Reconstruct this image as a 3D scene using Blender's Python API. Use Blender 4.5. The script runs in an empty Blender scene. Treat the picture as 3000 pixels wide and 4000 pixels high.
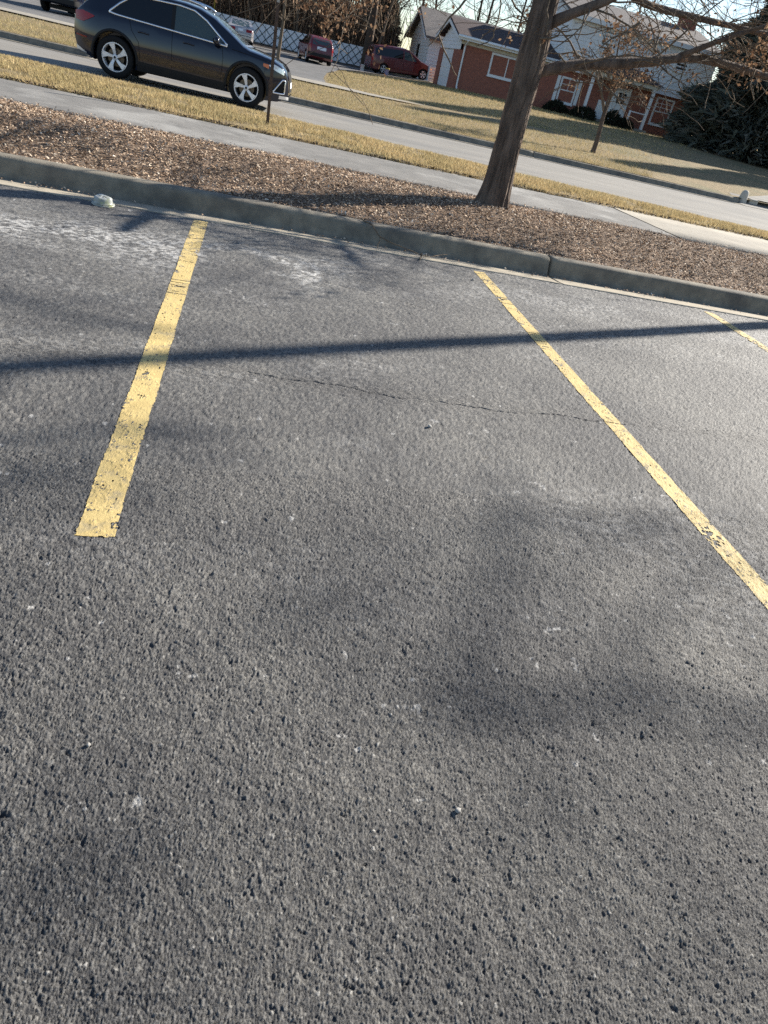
import bpy, bmesh, math, random
import numpy as np
from mathutils import Vector, Matrix
random.seed(7); RNG = np.random.default_rng(11)
R = math.radians
SC = bpy.context.scene
COL = SC.collection

# ---------------------------------------------------------------- camera
CAM_H = 1.5376
def cam_axes(p, r, y):
    f = Vector((math.sin(y)*math.cos(p), math.cos(y)*math.cos(p), -math.sin(p)))
    right = Vector((math.cos(y), -math.sin(y), 0)); up = right.cross(f)
    return (math.cos(r)*right+math.sin(r)*up, -math.sin(r)*right+math.cos(r)*up, f)
CR, CU, CF = cam_axes(.591665, .243335, .285890)
cd = bpy.data.cameras.new('camera'); cam = bpy.data.objects.new('camera', cd); COL.objects.link(cam)
cam.matrix_world = Matrix(((CR.x, CU.x, -CF.x, 0), (CR.y, CU.y, -CF.y, 0), (CR.z, CU.z, -CF.z, CAM_H), (0, 0, 0, 1)))
cd.sensor_fit = 'HORIZONTAL'; cd.sensor_width = 36; cd.lens = 2548.16/3000*36
cd.clip_start = .05; cd.clip_end = 2000
cd.dof.use_dof = True; cd.dof.focus_distance = 4.0; cd.dof.aperture_fstop = cd.lens/3.0
SC.camera = cam

# ---------------------------------------------------------------- light
SUN_AZ, SUN_EL = R(26.6), R(27.0)          # azimuth from +X towards +Y
w = bpy.data.worlds.new('World'); SC.world = w; w.use_nodes = True
nt = w.node_tree
sky = nt.nodes.new('ShaderNodeTexSky'); sky.sky_type = 'NISHITA'; sky.sun_disc = False
sky.sun_elevation = SUN_EL; sky.sun_rotation = math.pi/2-SUN_AZ
sky.air_density = 1.0; sky.dust_density = .4; sky.ozone_density = 2.0
nt.links.new(sky.outputs[0], nt.nodes['Background'].inputs[0]); nt.nodes['Background'].inputs[1].default_value = .07
sl = bpy.data.lights.new('sun', 'SUN'); so = bpy.data.objects.new('sun', sl); COL.objects.link(so)
sl.energy = 5.0; sl.angle = R(.53); sl.color = (1, .935, .83)
SD = Vector((-math.cos(SUN_EL)*math.cos(SUN_AZ), -math.cos(SUN_EL)*math.sin(SUN_AZ), -math.sin(SUN_EL)))
so.rotation_euler = SD.to_track_quat('-Z', 'Y').to_euler()
vs = SC.view_settings; vs.view_transform = 'Standard'; vs.look = 'None'; vs.gamma = 1; vs.use_curve_mapping = False
vs.exposure = 1.25
SC.cycles.use_denoising = False
SC.cycles.max_bounces = 6; SC.cycles.diffuse_bounces = 3; SC.cycles.glossy_bounces = 3
SC.cycles.transparent_max_bounces = 6; SC.cycles.caustics_reflective = False; SC.cycles.caustics_refractive = False

# ---------------------------------------------------------------- helpers
def tag(o, label=None, cat=None, group=None, kind=None):
    if label: o['label'] = label
    if cat: o['category'] = cat
    if group: o['group'] = group
    if kind: o['kind'] = kind
    return o
def empty(name, loc=(0, 0, 0), rz=0):
    o = bpy.data.objects.new(name, None); COL.objects.link(o)
    o.location = loc; o.rotation_euler = (0, 0, rz); o.empty_display_size = .1
    return o
def link(name, me, mat=None, parent=None, smooth=False):
    if mat is not None and len(me.materials) == 0: me.materials.append(mat)
    o = bpy.data.objects.new(name, me); COL.objects.link(o)
    if parent is not None: o.parent = parent
    if smooth and len(me.polygons):
        me.polygons.foreach_set('use_smooth', np.ones(len(me.polygons), bool))
    return o
def fast_mesh(name, V, F):
    """V (n,3), F (m,k) arrays -> mesh"""
    me = bpy.data.meshes.new(name); V = np.asarray(V, np.float32); F = np.asarray(F, np.int32); k = F.shape[1]
    me.vertices.add(len(V)); me.vertices.foreach_set('co', V.ravel())
    me.loops.add(F.size); me.loops.foreach_set('vertex_index', F.ravel())
    me.polygons.add(len(F)); me.polygons.foreach_set('loop_start', np.arange(0, F.size, k, dtype=np.int32))
    me.update(calc_edges=True); me.validate()
    return me
def grid_faces(nr, nc):
    i = np.arange(nr-1)[:, None]*nc+np.arange(nc-1)[None, :]
    return np.stack([i, i+1, i+1+nc, i+nc], -1).reshape(-1, 4)
class MB:
    def __init__(s): s.v = []; s.f = []
    def add(s, V, F):
        n = len(s.v); s.v += [tuple(map(float, p)) for p in V]; s.f += [tuple(int(i)+n for i in f) for f in F]; return s
    def box(s, x0, x1, y0, y1, z0, z1):
        return s.add([(x0,y0,z0),(x1,y0,z0),(x1,y1,z0),(x0,y1,z0),(x0,y0,z1),(x1,y0,z1),(x1,y1,z1),(x0,y1,z1)],
                     [(0,3,2,1),(4,5,6,7),(0,1,5,4),(1,2,6,5),(2,3,7,6),(3,0,4,7)])
    def prism(s, poly, axis, a, b):
        """extrude 2D polygon along axis from a to b"""
        n = len(poly)
        def mk(p, t):
            return {'x': (t, p[0], p[1]), 'y': (p[0], t, p[1]), 'z': (p[0], p[1], t)}[axis]
        V = [mk(p, a) for p in poly]+[mk(p, b) for p in poly]
        F = [tuple(range(n))[::-1], tuple(range(n, 2*n))]+[(i, (i+1) % n, n+(i+1) % n, n+i) for i in range(n)]
        return s.add(V, F)
    def tube(s, pts, rad, n=8, cap=True):
        V, F = tube_arrays(pts, rad, n, cap); return s.add(V, F)
    def lathe(s, prof, n=24, axis='z', c=(0, 0, 0)):
        V = []; F = []; m = len(prof)
        for i in range(n):
            a = 2*math.pi*i/n
            for r, h in prof:
                p = (r*math.cos(a), r*math.sin(a), h) if axis == 'z' else ((r*math.cos(a), h, r*math.sin(a)) if axis == 'y' else (h, r*math.cos(a), r*math.sin(a)))
                V.append((p[0]+c[0], p[1]+c[1], p[2]+c[2]))
        for i in range(n):
            for j in range(m-1):
                a, b = i*m+j, ((i+1) % n)*m+j
                F.append((a, b, b+1, a+1))
        return s.add(V, F)
    def build(s, name, mat, parent=None, smooth=False, fix=True):
        me = bpy.data.meshes.new(name); me.from_pydata(s.v, [], s.f)
        if fix:
            bm = bmesh.new(); bm.from_mesh(me); bmesh.ops.recalc_face_normals(bm, faces=bm.faces); bm.to_mesh(me); bm.free()
        me.update()
        return link(name, me, mat, parent, smooth)
def tube_arrays(pts, rad, n=8, cap=True):
    P = np.asarray(pts, float); m = len(P); r = np.broadcast_to(np.asarray(rad, float), (m,))
    T = np.gradient(P, axis=0); T /= np.linalg.norm(T, axis=1)[:, None]+1e-12
    u = np.cross(T[0], (0, 0, 1.)); 
    if np.linalg.norm(u) < .1: u = np.cross(T[0], (0, 1., 0))
    V = []
    for i in range(m):
        u = u-T[i]*u.dot(T[i]); u /= np.linalg.norm(u)+1e-12; v = np.cross(T[i], u)
        a = np.arange(n)*2*math.pi/n
        V.append(P[i]+r[i]*(np.cos(a)[:, None]*u+np.sin(a)[:, None]*v))
    V = np.concatenate(V); F = []
    for i in range(m-1):
        for j in range(n):
            k = (j+1) % n
            F.append((i*n+j, i*n+k, (i+1)*n+k, (i+1)*n+j))
    if cap: F.append(tuple(range(n))[::-1]); F.append(tuple(range((m-1)*n, m*n)))
    return V, F
def hash2(ix, iy, k):
    h = (ix.astype(np.int64)*374761393+iy.astype(np.int64)*668265263+k*974634777) & 0xffffffff
    h = ((h ^ (h >> 13))*1274126177) & 0xffffffff
    h = ((h ^ (h >> 16))*2246822519) & 0xffffffff
    return ((h ^ (h >> 15)) & 0xffffff)/float(0x1000000)
def vnoise(x, y, k=0):
    ix = np.floor(x); iy = np.floor(y); fx = x-ix; fy = y-iy
    fx = fx*fx*(3-2*fx); fy = fy*fy*(3-2*fy)
    a = hash2(ix, iy, k); b = hash2(ix+1, iy, k); c = hash2(ix, iy+1, k); d = hash2(ix+1, iy+1, k)
    return (a*(1-fx)+b*fx)*(1-fy)+(c*(1-fx)+d*fx)*fy
def fbm(x, y, k=0, o=4):
    s = 0; a = .5
    for i in range(o): s = s+a*vnoise(x, y, k+i); x = x*2.03; y = y*2.03; a *= .5
    return s

# ---------------------------------------------------------------- materials
def mat(name, c1, c2=None, scale=5, rough=.8, bump=0, bscale=None, coord='obj', detail=5, contrast=(.35, .65), spec=.3, metal=0, coat=0, c3=None, c3scale=.8, c3t=(.5, .7), stretch=None):
    m = bpy.data.materials.new(name); m.use_nodes = True; t = m.node_tree; N = t.nodes; L = t.links
    b = N['Principled BSDF']; b.inputs['Roughness'].default_value = rough; b.inputs['Metallic'].default_value = metal
    b.inputs['Specular IOR Level'].default_value = spec; b.inputs['Coat Weight'].default_value = coat; b.inputs['Coat Roughness'].default_value = .04
    b.inputs['Base Color'].default_value = (*c1, 1)
    if coord == 'obj': src = N.new('ShaderNodeTexCoord').outputs['Object']
    else: src = N.new('ShaderNodeNewGeometry').outputs['Position']
    if stretch:
        mp = N.new('ShaderNodeMapping'); mp.inputs['Scale'].default_value = stretch; L.new(src, mp.inputs[0]); src = mp.outputs[0]
    def noise(s, d=detail):
        n = N.new('ShaderNodeTexNoise'); n.inputs['Scale'].default_value = s; n.inputs['Detail'].default_value = d; n.inputs['Roughness'].default_value = .6
        L.new(src, n.inputs['Vector']); return n.outputs['Fac']
    def ramp(fac, lo, hi, a, bb):
        r = N.new('ShaderNodeValToRGB'); r.color_ramp.elements[0].position = lo; r.color_ramp.elements[1].position = hi
        r.color_ramp.elements[0].color = (*a, 1); r.color_ramp.elements[1].color = (*bb, 1); L.new(fac, r.inputs[0]); return r.outputs[0]
    out = None
    if c2: out = ramp(noise(scale), *contrast, c1, c2)
    if c3:
        f = ramp(noise(c3scale), *c3t, (0, 0, 0), (1, 1, 1)); mx = N.new('ShaderNodeMix'); mx.data_type = 'RGBA'
        L.new(f, mx.inputs['Factor']); 
        if out: L.new(out, mx.inputs['A'])
        else: mx.inputs['A'].default_value = (*c1, 1)
        mx.inputs['B'].default_value = (*c3, 1); out = mx.outputs['Result']
    if out: L.new(out, b.inputs['Base Color'])
    if bump:
        bn = N.new('ShaderNodeBump'); bn.inputs['Strength'].default_value = 1; bn.inputs['Distance'].default_value = bump
        L.new(noise(bscale or scale*4, 6), bn.inputs['Height']); L.new(bn.outputs[0], b.inputs['Normal'])
    return m
def glass(name, c=(.02, .03, .035)):
    m = mat(name, c, rough=.03, spec=.6); return m
def asphalt_mat():
    m = bpy.data.materials.new('lot_asphalt'); m.use_nodes = True; t = m.node_tree; N = t.nodes; L = t.links; b = N['Principled BSDF']
    pos = N.new('ShaderNodeNewGeometry').outputs['Position']
    g = N.new('ShaderNodeAttribute'); g.attribute_name = 'grain'
    st = N.new('ShaderNodeAttribute'); st.attribute_name = 'stain'
    def mth(op, a, c):
        n = N.new('ShaderNodeMath'); n.operation = op
        for i, q in enumerate((a, c)):
            if isinstance(q, (int, float)): n.inputs[i].default_value = q
            else: L.new(q, n.inputs[i])
        return n.outputs[0]
    def noise(s, d, r=.6):
        n = N.new('ShaderNodeTexNoise'); n.inputs['Scale'].default_value = s; n.inputs['Detail'].default_value = d; n.inputs['Roughness'].default_value = r
        L.new(pos, n.inputs['Vector']); return n.outputs['Fac']
    def ramp(fac, els):
        r = N.new('ShaderNodeValToRGB'); e = r.color_ramp.elements
        while len(e) < len(els): e.new(.5)
        for q, (p, c) in zip(e, els): q.position = p; q.color = (*c, 1)
        L.new(fac, r.inputs[0]); return r.outputs[0]
    def mix(f, a, c, mode='MIX'):
        n = N.new('ShaderNodeMix'); n.data_type = 'RGBA'; n.blend_type = mode
        for k, q in (('Factor', f), ('A', a), ('B', c)):
            if isinstance(q, (int, float)): n.inputs[k].default_value = q
            elif isinstance(q, tuple): n.inputs[k].default_value = (*q, 1)
            else: L.new(q, n.inputs[k])
        return n.outputs['Result']
    stone = ramp(g.outputs['Fac'], [(0, (.068, .067, .067)), (.5, (.115, .112, .108)), (.975, (.172, .167, .157)), (1, (.34, .33, .31))])
    lowf = ramp(noise(1.1, 5), [(.36, (.74, .74, .76)), (.64, (1.20, 1.185, 1.15))])
    col = mix(1.0, stone, lowf, 'MULTIPLY')
    fine = ramp(noise(260, 4), [(.3, (.72, .72, .72)), (.7, (1.25, 1.25, 1.25))])
    col = mix(.8, col, fine, 'MULTIPLY')
    col = mix(st.outputs['Fac'], col, (.42, .41, .39))
    L.new(col, b.inputs['Base Color']); b.inputs['Roughness'].default_value = .72; b.inputs['Specular IOR Level'].default_value = .32
    v = N.new('ShaderNodeTexVoronoi'); v.inputs['Scale'].default_value = 125; L.new(pos, v.inputs['Vector'])
    h = mth('ADD', mth('MULTIPLY', v.outputs['Distance'], -.7), noise(420, 3))
    bn = N.new('ShaderNodeBump'); bn.inputs['Distance'].default_value = .0034; bn.inputs['Strength'].default_value = 1
    L.new(h, bn.inputs['Height']); L.new(bn.outputs[0], b.inputs['Normal'])
    return m
M = {}
M['lot'] = asphalt_mat()
M['paint'] = mat('yellow_paint', (.60, .455, .195), (.50, .375, .155), 7, .7, .002, 220, 'pos', c3=(.34, .28, .17), c3scale=9, c3t=(.55, .72))
M['concrete'] = mat('kerb_concrete', (.27, .238, .185), (.165, .148, .118), 6, .9, .004, 90, 'pos', c3=(.09, .082, .074), c3scale=1.7, c3t=(.48, .75))
M['pan'] = mat('gutter_concrete', (.40, .35, .27), (.31, .275, .215), 5, .9, .003, 100, 'pos', c3=(.22, .195, .16), c3scale=3, c3t=(.55, .75))
M['walk'] = mat('far_walk_concrete', (.33, .30, .25), (.27, .245, .205), 3, .9, .003, 120, 'pos')
M['slab'] = mat('slab_concrete', (.35, .318, .262), (.29, .263, .218), 3, .9, .003, 120, 'pos')
M['path'] = mat('path_asphalt', (.205, .195, .18), (.15, .144, .135), 2.5, .9, .004, 140, 'pos', c3=(.29, .28, .26), c3scale=.9, c3t=(.5, .65))
M['road'] = mat('road_asphalt', (.25, .234, .208), (.20, .188, .168), 1.2, .85, .003, 110, 'pos', c3=(.175, .168, .157), c3scale=.5, c3t=(.5, .7), stretch=(.35, 1.6, 1))
M['drive'] = mat('driveway_asphalt', (.15, .145, .14), (.11, .108, .105), 2, .9, .004, 100, 'pos', c3=(.21, .2, .19), c3scale=.6)
M['soil'] = mat('mulch_soil', (.13, .088, .06), (.24, .17, .118), 22, .95, .02, 60, 'pos')
M['chip'] = None
M['lawn'] = mat('lawn_ground', (.27, .20, .105), (.17, .13, .07), 6, .95, .02, 40, 'pos', c3=(.15, .135, .07), c3scale=.45, c3t=(.5, .68))
M['earth'] = mat('bare_earth', (.06, .045, .035), (.09, .065, .045), 3, .95, .03, 30, 'pos')
def varied(name, stops, rough=.85, spec=.2, trans=0, patch=(1.6, (.78, .78, .78), (1.15, 1.15, 1.15))):
    """colour picked per island of a big mesh of chips, blades or leaves"""
    m = bpy.data.materials.new(name); m.use_nodes = True; t = m.node_tree; N = t.nodes; L = t.links; b = N['Principled BSDF']
    g = N.new('ShaderNodeNewGeometry'); r = N.new('ShaderNodeValToRGB'); e = r.color_ramp.elements
    while len(e) < len(stops): e.new(.5)
    for q, (p, c) in zip(e, stops): q.position = p; q.color = (*c, 1)
    L.new(g.outputs['Random Per Island'], r.inputs[0])
    n = N.new('ShaderNodeTexNoise'); n.inputs['Scale'].default_value = patch[0]; n.inputs['Detail'].default_value = 4; L.new(g.outputs['Position'], n.inputs['Vector'])
    pr = N.new('ShaderNodeValToRGB'); pr.color_ramp.elements[0].position = .36; pr.color_ramp.elements[1].position = .64; pr.color_ramp.elements[0].color = (*patch[1], 1); pr.color_ramp.elements[1].color = (*patch[2], 1); L.new(n.outputs['Fac'], pr.inputs[0])
    mx_ = N.new('ShaderNodeMix'); mx_.data_type = 'RGBA'; mx_.blend_type = 'MULTIPLY'; mx_.inputs['Factor'].default_value = 1; L.new(r.outputs[0], mx_.inputs['A']); L.new(pr.outputs[0], mx_.inputs['B'])
    L.new(mx_.outputs['Result'], b.inputs['Base Color'])
    b.inputs['Roughness'].default_value = rough; b.inputs['Specular IOR Level'].default_value = spec
    if trans:
        tr = N.new('ShaderNodeBsdfTranslucent'); L.new(r.outputs[0], tr.inputs[0]); mx = N.new('ShaderNodeMixShader'); mx.inputs[0].default_value = trans
        L.new(b.outputs[0], mx.inputs[1]); L.new(tr.outputs[0], mx.inputs[2]); L.new(mx.outputs[0], N['Material Output'].inputs[0])
    return m
M['chip'] = varied('wood_chip', [(0, (.13, .084, .055)), (.3, (.30, .205, .137)), (.72, (.47, .345, .24)), (.95, (.60, .475, .345)), (1, (.80, .72, .60))])
M['blade'] = varied('dry_grass', [(0, (.30, .225, .12)), (.45, (.53, .41, .22)), (.93, (.70, .56, .32)), (1, (.26, .25, .13))], trans=.3, patch=(1.1, (.62, .66, .56), (1.1, 1.08, 1.05)))
M['lawnblade'] = varied('lawn_grass', [(0, (.27, .21, .115)), (.45, (.49, .38, .205)), (.85, (.62, .49, .28)), (1, (.23, .23, .12))], trans=.3, patch=(.42, (.58, .66, .52), (1.12, 1.1, 1.05)))
M['leaf'] = varied('dead_leaf', [(0, (.11, .062, .038)), (.6, (.21, .125, .075)), (1, (.38, .26, .165))], trans=.3)
M['needle'] = varied('conifer_needle', [(0, (.06, .068, .054)), (.6, (.115, .122, .095)), (.9, (.15, .14, .11)), (1, (.19, .14, .10))], trans=.1)  # tones raised so the colour carries veiling glare over the evergreens
M['shrubleaf'] = varied('shrub_leaf', [(0, (.012, .016, .01)), (.7, (.025, .03, .017)), (1, (.05, .04, .025))])
M['brush'] = varied('brush_twig', [(0, (.07, .046, .032)), (.6, (.14, .096, .065)), (1, (.24, .17, .11))])
M['bark'] = mat('tree_bark', (.185, .138, .108), (.08, .06, .048), 14, .95, .03, 30, 'obj', stretch=(1, 1, .22))
M['bark2'] = mat('sunlit_bark', (.19, .145, .10), (.11, .085, .062), 6, .95, .02, 20, 'obj', stretch=(1, 1, .3))  # lighter tone puts sun on trunks and twigs into the bark colour
M['bark3'] = mat('wood_bark', (.085, .06, .042), (.05, .037, .028), 4, .95, .02, 20, 'obj', stretch=(1, 1, .3))
M['brick'] = mat('red_brick', (.34, .135, .092), (.25, .10, .072), 7, .9, .01, 30, 'pos')
M['siding'] = mat('white_siding', (.82, .82, .82), (.76, .76, .76), 2, .6, 0, coord='pos')
M['trim'] = mat('white_trim', (.78, .78, .77), rough=.5)
M['cream'] = mat('cream_soffit', (.62, .58, .48), rough=.6)
M['roof'] = mat('shingle_roof', (.085, .06, .058), (.055, .042, .042), 5, .9, .02, 25, 'pos')
M['roof2'] = mat('grey_shingle_roof', (.16, .145, .14), (.12, .11, .105), 5, .9, .02, 25, 'pos')
M['winglass'] = glass('window_glass', (.03, .033, .035))
M['fencewhite'] = mat('fence_white', (.80, .82, .84), (.72, .74, .77), 3, .7)
M['lattice'] = mat('lattice_green', (.022, .045, .045), rough=.7)
M['blackpaint'] = mat('black_car_paint', (.005, .008, .020), rough=.12, spec=.3, coat=.8)
M['redpaint'] = mat('red_car_paint', (.13, .012, .018), rough=.35, spec=.5, coat=.6)
M['maroon'] = mat('maroon_car_paint', (.10, .010, .014), rough=.35, spec=.5, coat=.6)
M['silver'] = mat('silver_car_paint', (.42, .40, .40), rough=.35, spec=.5, coat=.5, metal=.3)
M['cladding'] = mat('black_plastic', (.012, .012, .013), rough=.6)
M['tyre'] = mat('tyre_rubber', (.011, .011, .012), rough=.85, bump=.002, bscale=60)
M['alloy'] = mat('alloy_rim', (.80, .80, .82), rough=.35, metal=.25, spec=.5)
M['chrome'] = mat('chrome_trim', (.80, .82, .85), rough=.12, metal=1)
M['satin'] = mat('satin_trim', (.60, .63, .68), rough=.25, metal=.85)
M['carglass'] = glass('tinted_glass', (.006, .008, .010))
M['carglass2'] = glass('car_glass', (.05, .075, .08))
M['redlamp'] = mat('red_lamp', (.26, .006, .008), rough=.2, coat=.4)
M['amber'] = mat('amber_lamp', (.6, .16, .03), rough=.15, coat=1)
M['clearlamp'] = mat('clear_lamp', (.80, .82, .84), rough=.08, coat=1, metal=.5)
M['plate'] = mat('plate_white', (.72, .74, .78), rough=.4)
M['disc'] = mat('brake_disc', (.16, .13, .10), rough=.5, metal=.7)
M['dark'] = mat('dark_void', (.008, .008, .008), rough=.9)
M['post'] = mat('rusty_post', (.11, .07, .05), (.07, .048, .038), 30, .7, .001, 80)
M['galv'] = mat('pale_metal', (.45, .42, .37), rough=.6)
M['plastic'] = mat('white_plastic', (.78, .78, .76), rough=.35)
M['tub'] = mat('tub_plastic', (.46, .47, .45), (.30, .31, .27), 9, .35, c3=(.40, .42, .22), c3scale=14, c3t=(.55, .66))
M['twig'] = mat('dead_twig', (.20, .15, .10), (.11, .08, .055), 40, .9)
M['stone'] = mat('pale_stone', (.45, .43, .40), (.36, .345, .32), 40, .85, .002, 120)
M['stub'] = mat('stub_concrete', (.55, .51, .44), (.45, .42, .36), 9, .9, .004, 60)
M['yellow'] = mat('yellow_post', (.45, .32, .05), rough=.6)
M['skin'] = mat('seat_fabric', (.30, .27, .22), rough=.9)

# ================================================================ GROUND
# lawn / terrain heights beyond the street: thin interpolation through levels read in the photograph
CTRL = [(-60,21.3,.25),(-30,21.3,.25),(-15,21.3,.25),(-5,21.3,.25),(5,21.3,.25),(15,21.3,.25),(30,21.3,.28),(60,21.3,.3),
        (-30,30,.3),(-10,30,.3),(-4,30,.3),(3,30,.3),(10,30,.48),(20,30,.6),(35,30,.6),(3,34,.34),(-8,38,.27),(-15,40,.3),(3,44,.36),(3,52,.37),(-1.5,55,.42),
        (8.3,57,.63),(11.3,57.5,.86),(-6,62,.66),(6,62,.70),(12,48,.96),(12,56,.95),(29,48,1.12),(20,48,1.05),(8,44,.78),(38,46,1.1),
        (12,75,1.0),(0,85,1.0),(40,75,1.2),(-30,85,.9),(-30,55,.5),(70,50,1.0),(70,90,1.2),(-70,90,.9),(-70,50,.5)]
_C = np.array(CTRL); _d = np.hypot(_C[:, None, 0]-_C[None, :, 0], _C[:, None, 1]-_C[None, :, 1])
_A = np.block([[_d, np.ones((len(_C), 1))], [np.ones((1, len(_C))), np.zeros((1, 1))]])
_W = np.linalg.solve(_A, np.r_[_C[:, 2], 0])
def zl(x, y):
    x = np.asarray(x, float); y = np.asarray(y, float); s = np.full(np.broadcast(x, y).shape, _W[-1])
    for (cx, cy, _), wgt in zip(_C, _W): s = s+wgt*np.hypot(x-cx, y-cy)
    return s

# ---- parking lot
CRACKS = [[(.05,3.44),(.31,3.40),(.55,3.42),(.8,3.35),(1.13,3.36),(1.5,3.33),(1.9,3.38),(2.2,3.36),(2.38,3.37)],
          [(.25,5.50),(.67,5.34),(1.1,5.22),(1.5,5.02)], [(-.2,6.1),(.3,6.02),(.9,6.05)], [(2.5,5.9),(3.4,5.8),(4.2,5.85)]]
CW = [.0038, .0035, .0035, .0035]
def lot_height(X, Y):
    """coarse open asphalt: tilted stones of mixed size with gaps between them. returns height, stone id value"""
    s = .0072
    gx = X/s; gy = Y/s; ix = np.floor(gx); iy = np.floor(gy)
    best = np.full(X.shape, 9.); bid = np.zeros(X.shape); second = np.full(X.shape, 9.); ox = np.zeros(X.shape); oy = np.zeros(X.shape)
    for dx in (-1, 0, 1):
        for dy in (-1, 0, 1):
            cx = ix+dx; cy = iy+dy
            px = cx+.08+.84*hash2(cx, cy, 1); py = cy+.08+.84*hash2(cx, cy, 2); r = hash2(cx, cy, 3)
            d = np.hypot(gx-px, gy-py)*(1.35-.7*r)
            m = d < best
            second = np.where(m, best, np.minimum(second, d)); bid = np.where(m, r, bid); best = np.where(m, d, best)
            ox = np.where(m, gx-px, ox); oy = np.where(m, gy-py, oy)
    edge = np.clip((second-best-.03)/.27, 0, 1); dome = edge*(2-edge)
    rid = (bid*7919.7) % 1.0; t1 = (bid*3571.3) % 1.0-.5; t2 = (bid*1237.9) % 1.0-.5
    pit = rid < .016+.045*np.clip((vnoise(X*7, Y*7, 5)-.55)*4, 0, 1)
    h = dome*(np.where(pit, .0003, .0029+.0026*rid)+s*.62*(ox*t1+oy*t2)*~pit)-.0040
    h = h+.0040*(vnoise(X/.021, Y/.021, 8)-.5)+.0030*(vnoise(X/.045, Y/.045, 9)-.5)+.007*(fbm(X*1.1, Y*1.1, 31, 3)-.45)
    h = h-.005*(vnoise(X/.03+.8*vnoise(X/.011, Y/.011, 25), Y/.022+.8*vnoise(X/.011, Y/.011, 26), 21) > .955)
    for pl, wd in zip(CRACKS, CW):
        dm = np.full(X.shape, 9.)
        jx = .03*(fbm(X*14, Y*14, 41, 3)-.45); Yj = Y+jx*1.6
        for (x0, y0), (x1, y1) in zip(pl[:-1], pl[1:]):
            L2 = (x1-x0)**2+(y1-y0)**2; t = np.clip(((X-x0)*(x1-x0)+(Yj-y0)*(y1-y0))/L2, 0, 1)
            dm = np.minimum(dm, np.hypot(X-x0-t*(x1-x0), Yj-y0-t*(y1-y0)))
        gap = vnoise(X*9, Y*3, 44)
        h = h-.016*np.exp(-(dm/wd)**2)*np.clip(.35+gap, .35, 1)
    return h, rid
def stain_mask(X, Y):
    a = fbm(X*1.7, Y*3.2, 60, 4); b = fbm(X*30, Y*55, 64, 3)
    band = np.exp(-((Y-5.55)/.45)**2)*(X < .6)+.45*np.exp(-((Y-5.9)/.55)**2)*(X >= .6)
    s = np.clip((a-.36)*5, 0, 1)*np.clip((b-.36)*5, 0, 1)*band*1.0
    s = s+.25*np.clip((fbm(X*.9, Y*1.8, 66, 4)-.54)*6, 0, 1)*np.clip((b-.42)*6, 0, 1)*(Y > 1.5)
    t = np.clip((vnoise(X/.05, Y/.05, 70)-.935)*60, 0, 1)*np.clip((vnoise(X/.011, Y/.011, 71)-.45)*5, 0, 1)
    return np.clip(s+.8*t*(Y > .9), 0, 1)
def lot_fan(y0, y1, NC, px, dmax, l0, l1, r0, r1):
    rows = []; yy = y0
    while yy < y1-.002:
        rows.append(yy); D2 = yy*yy+1.54**2; yy += min(max(px*D2/1.54/652, .0024), dmax)*(1-.72*math.exp(-((yy-3.385)/.13)**2))
    rows.append(y1); rows = np.array(rows); u = np.linspace(0, 1, NC)
    XL = l0+l1*rows; XR = r0+r1*rows
    GX = XL[:, None]+(XR-XL)[:, None]*u[None, :]; GY = np.broadcast_to(rows[:, None], GX.shape).copy()
    H, RID = lot_height(GX, GY)
    return np.stack([GX.ravel(), GY.ravel(), H.ravel()], 1), grid_faces(*GX.shape), RID.ravel(), stain_mask(GX, GY).ravel(), XL, XR
YS = 2.4
V1, F1, R1, S1, A1, B1 = lot_fan(.12, YS+.004, 1040, 1.15, .006, -.40, -.33, 1.12, .79)
V2, F2, R2, S2, A2, B2 = lot_fan(YS, 6.675, 700, 1.4, .014, -.40, -.33, 1.12, .79)
V2[V2[:, 1] < YS+.001, 2] -= .003
nv = len(V1)+len(V2)
extV = [(-40, -25, 0), (60, -25, 0), (B1[0], .12, 0), (A1[0], .12, 0), (-40, 6.675, 0), (A2[-1], 6.675, 0), (B2[-1], 6.675, 0), (60, 6.675, 0)]
V = np.concatenate([V1, V2, np.array(extV)]); F = np.concatenate([F1, F2+len(V1), np.array([(0, 1, 2, 3), (0, 3, 5, 4), (1, 7, 6, 2)])+nv])
me = fast_mesh('parking_lot', V, F)
at = me.attributes.new('grain', 'FLOAT', 'POINT'); at.data.foreach_set('value', np.r_[R1, R2, np.full(8, .5)].astype(np.float32))
at = me.attributes.new('stain', 'FLOAT', 'POINT'); at.data.foreach_set('value', np.r_[S1, S2, np.zeros(8)].astype(np.float32))
lot = tag(link('parking_lot', me, M['lot'], smooth=True), 'coarse dark grey asphalt of the parking lot in the foreground', kind='structure')
print('lot quads', len(F))

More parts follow.
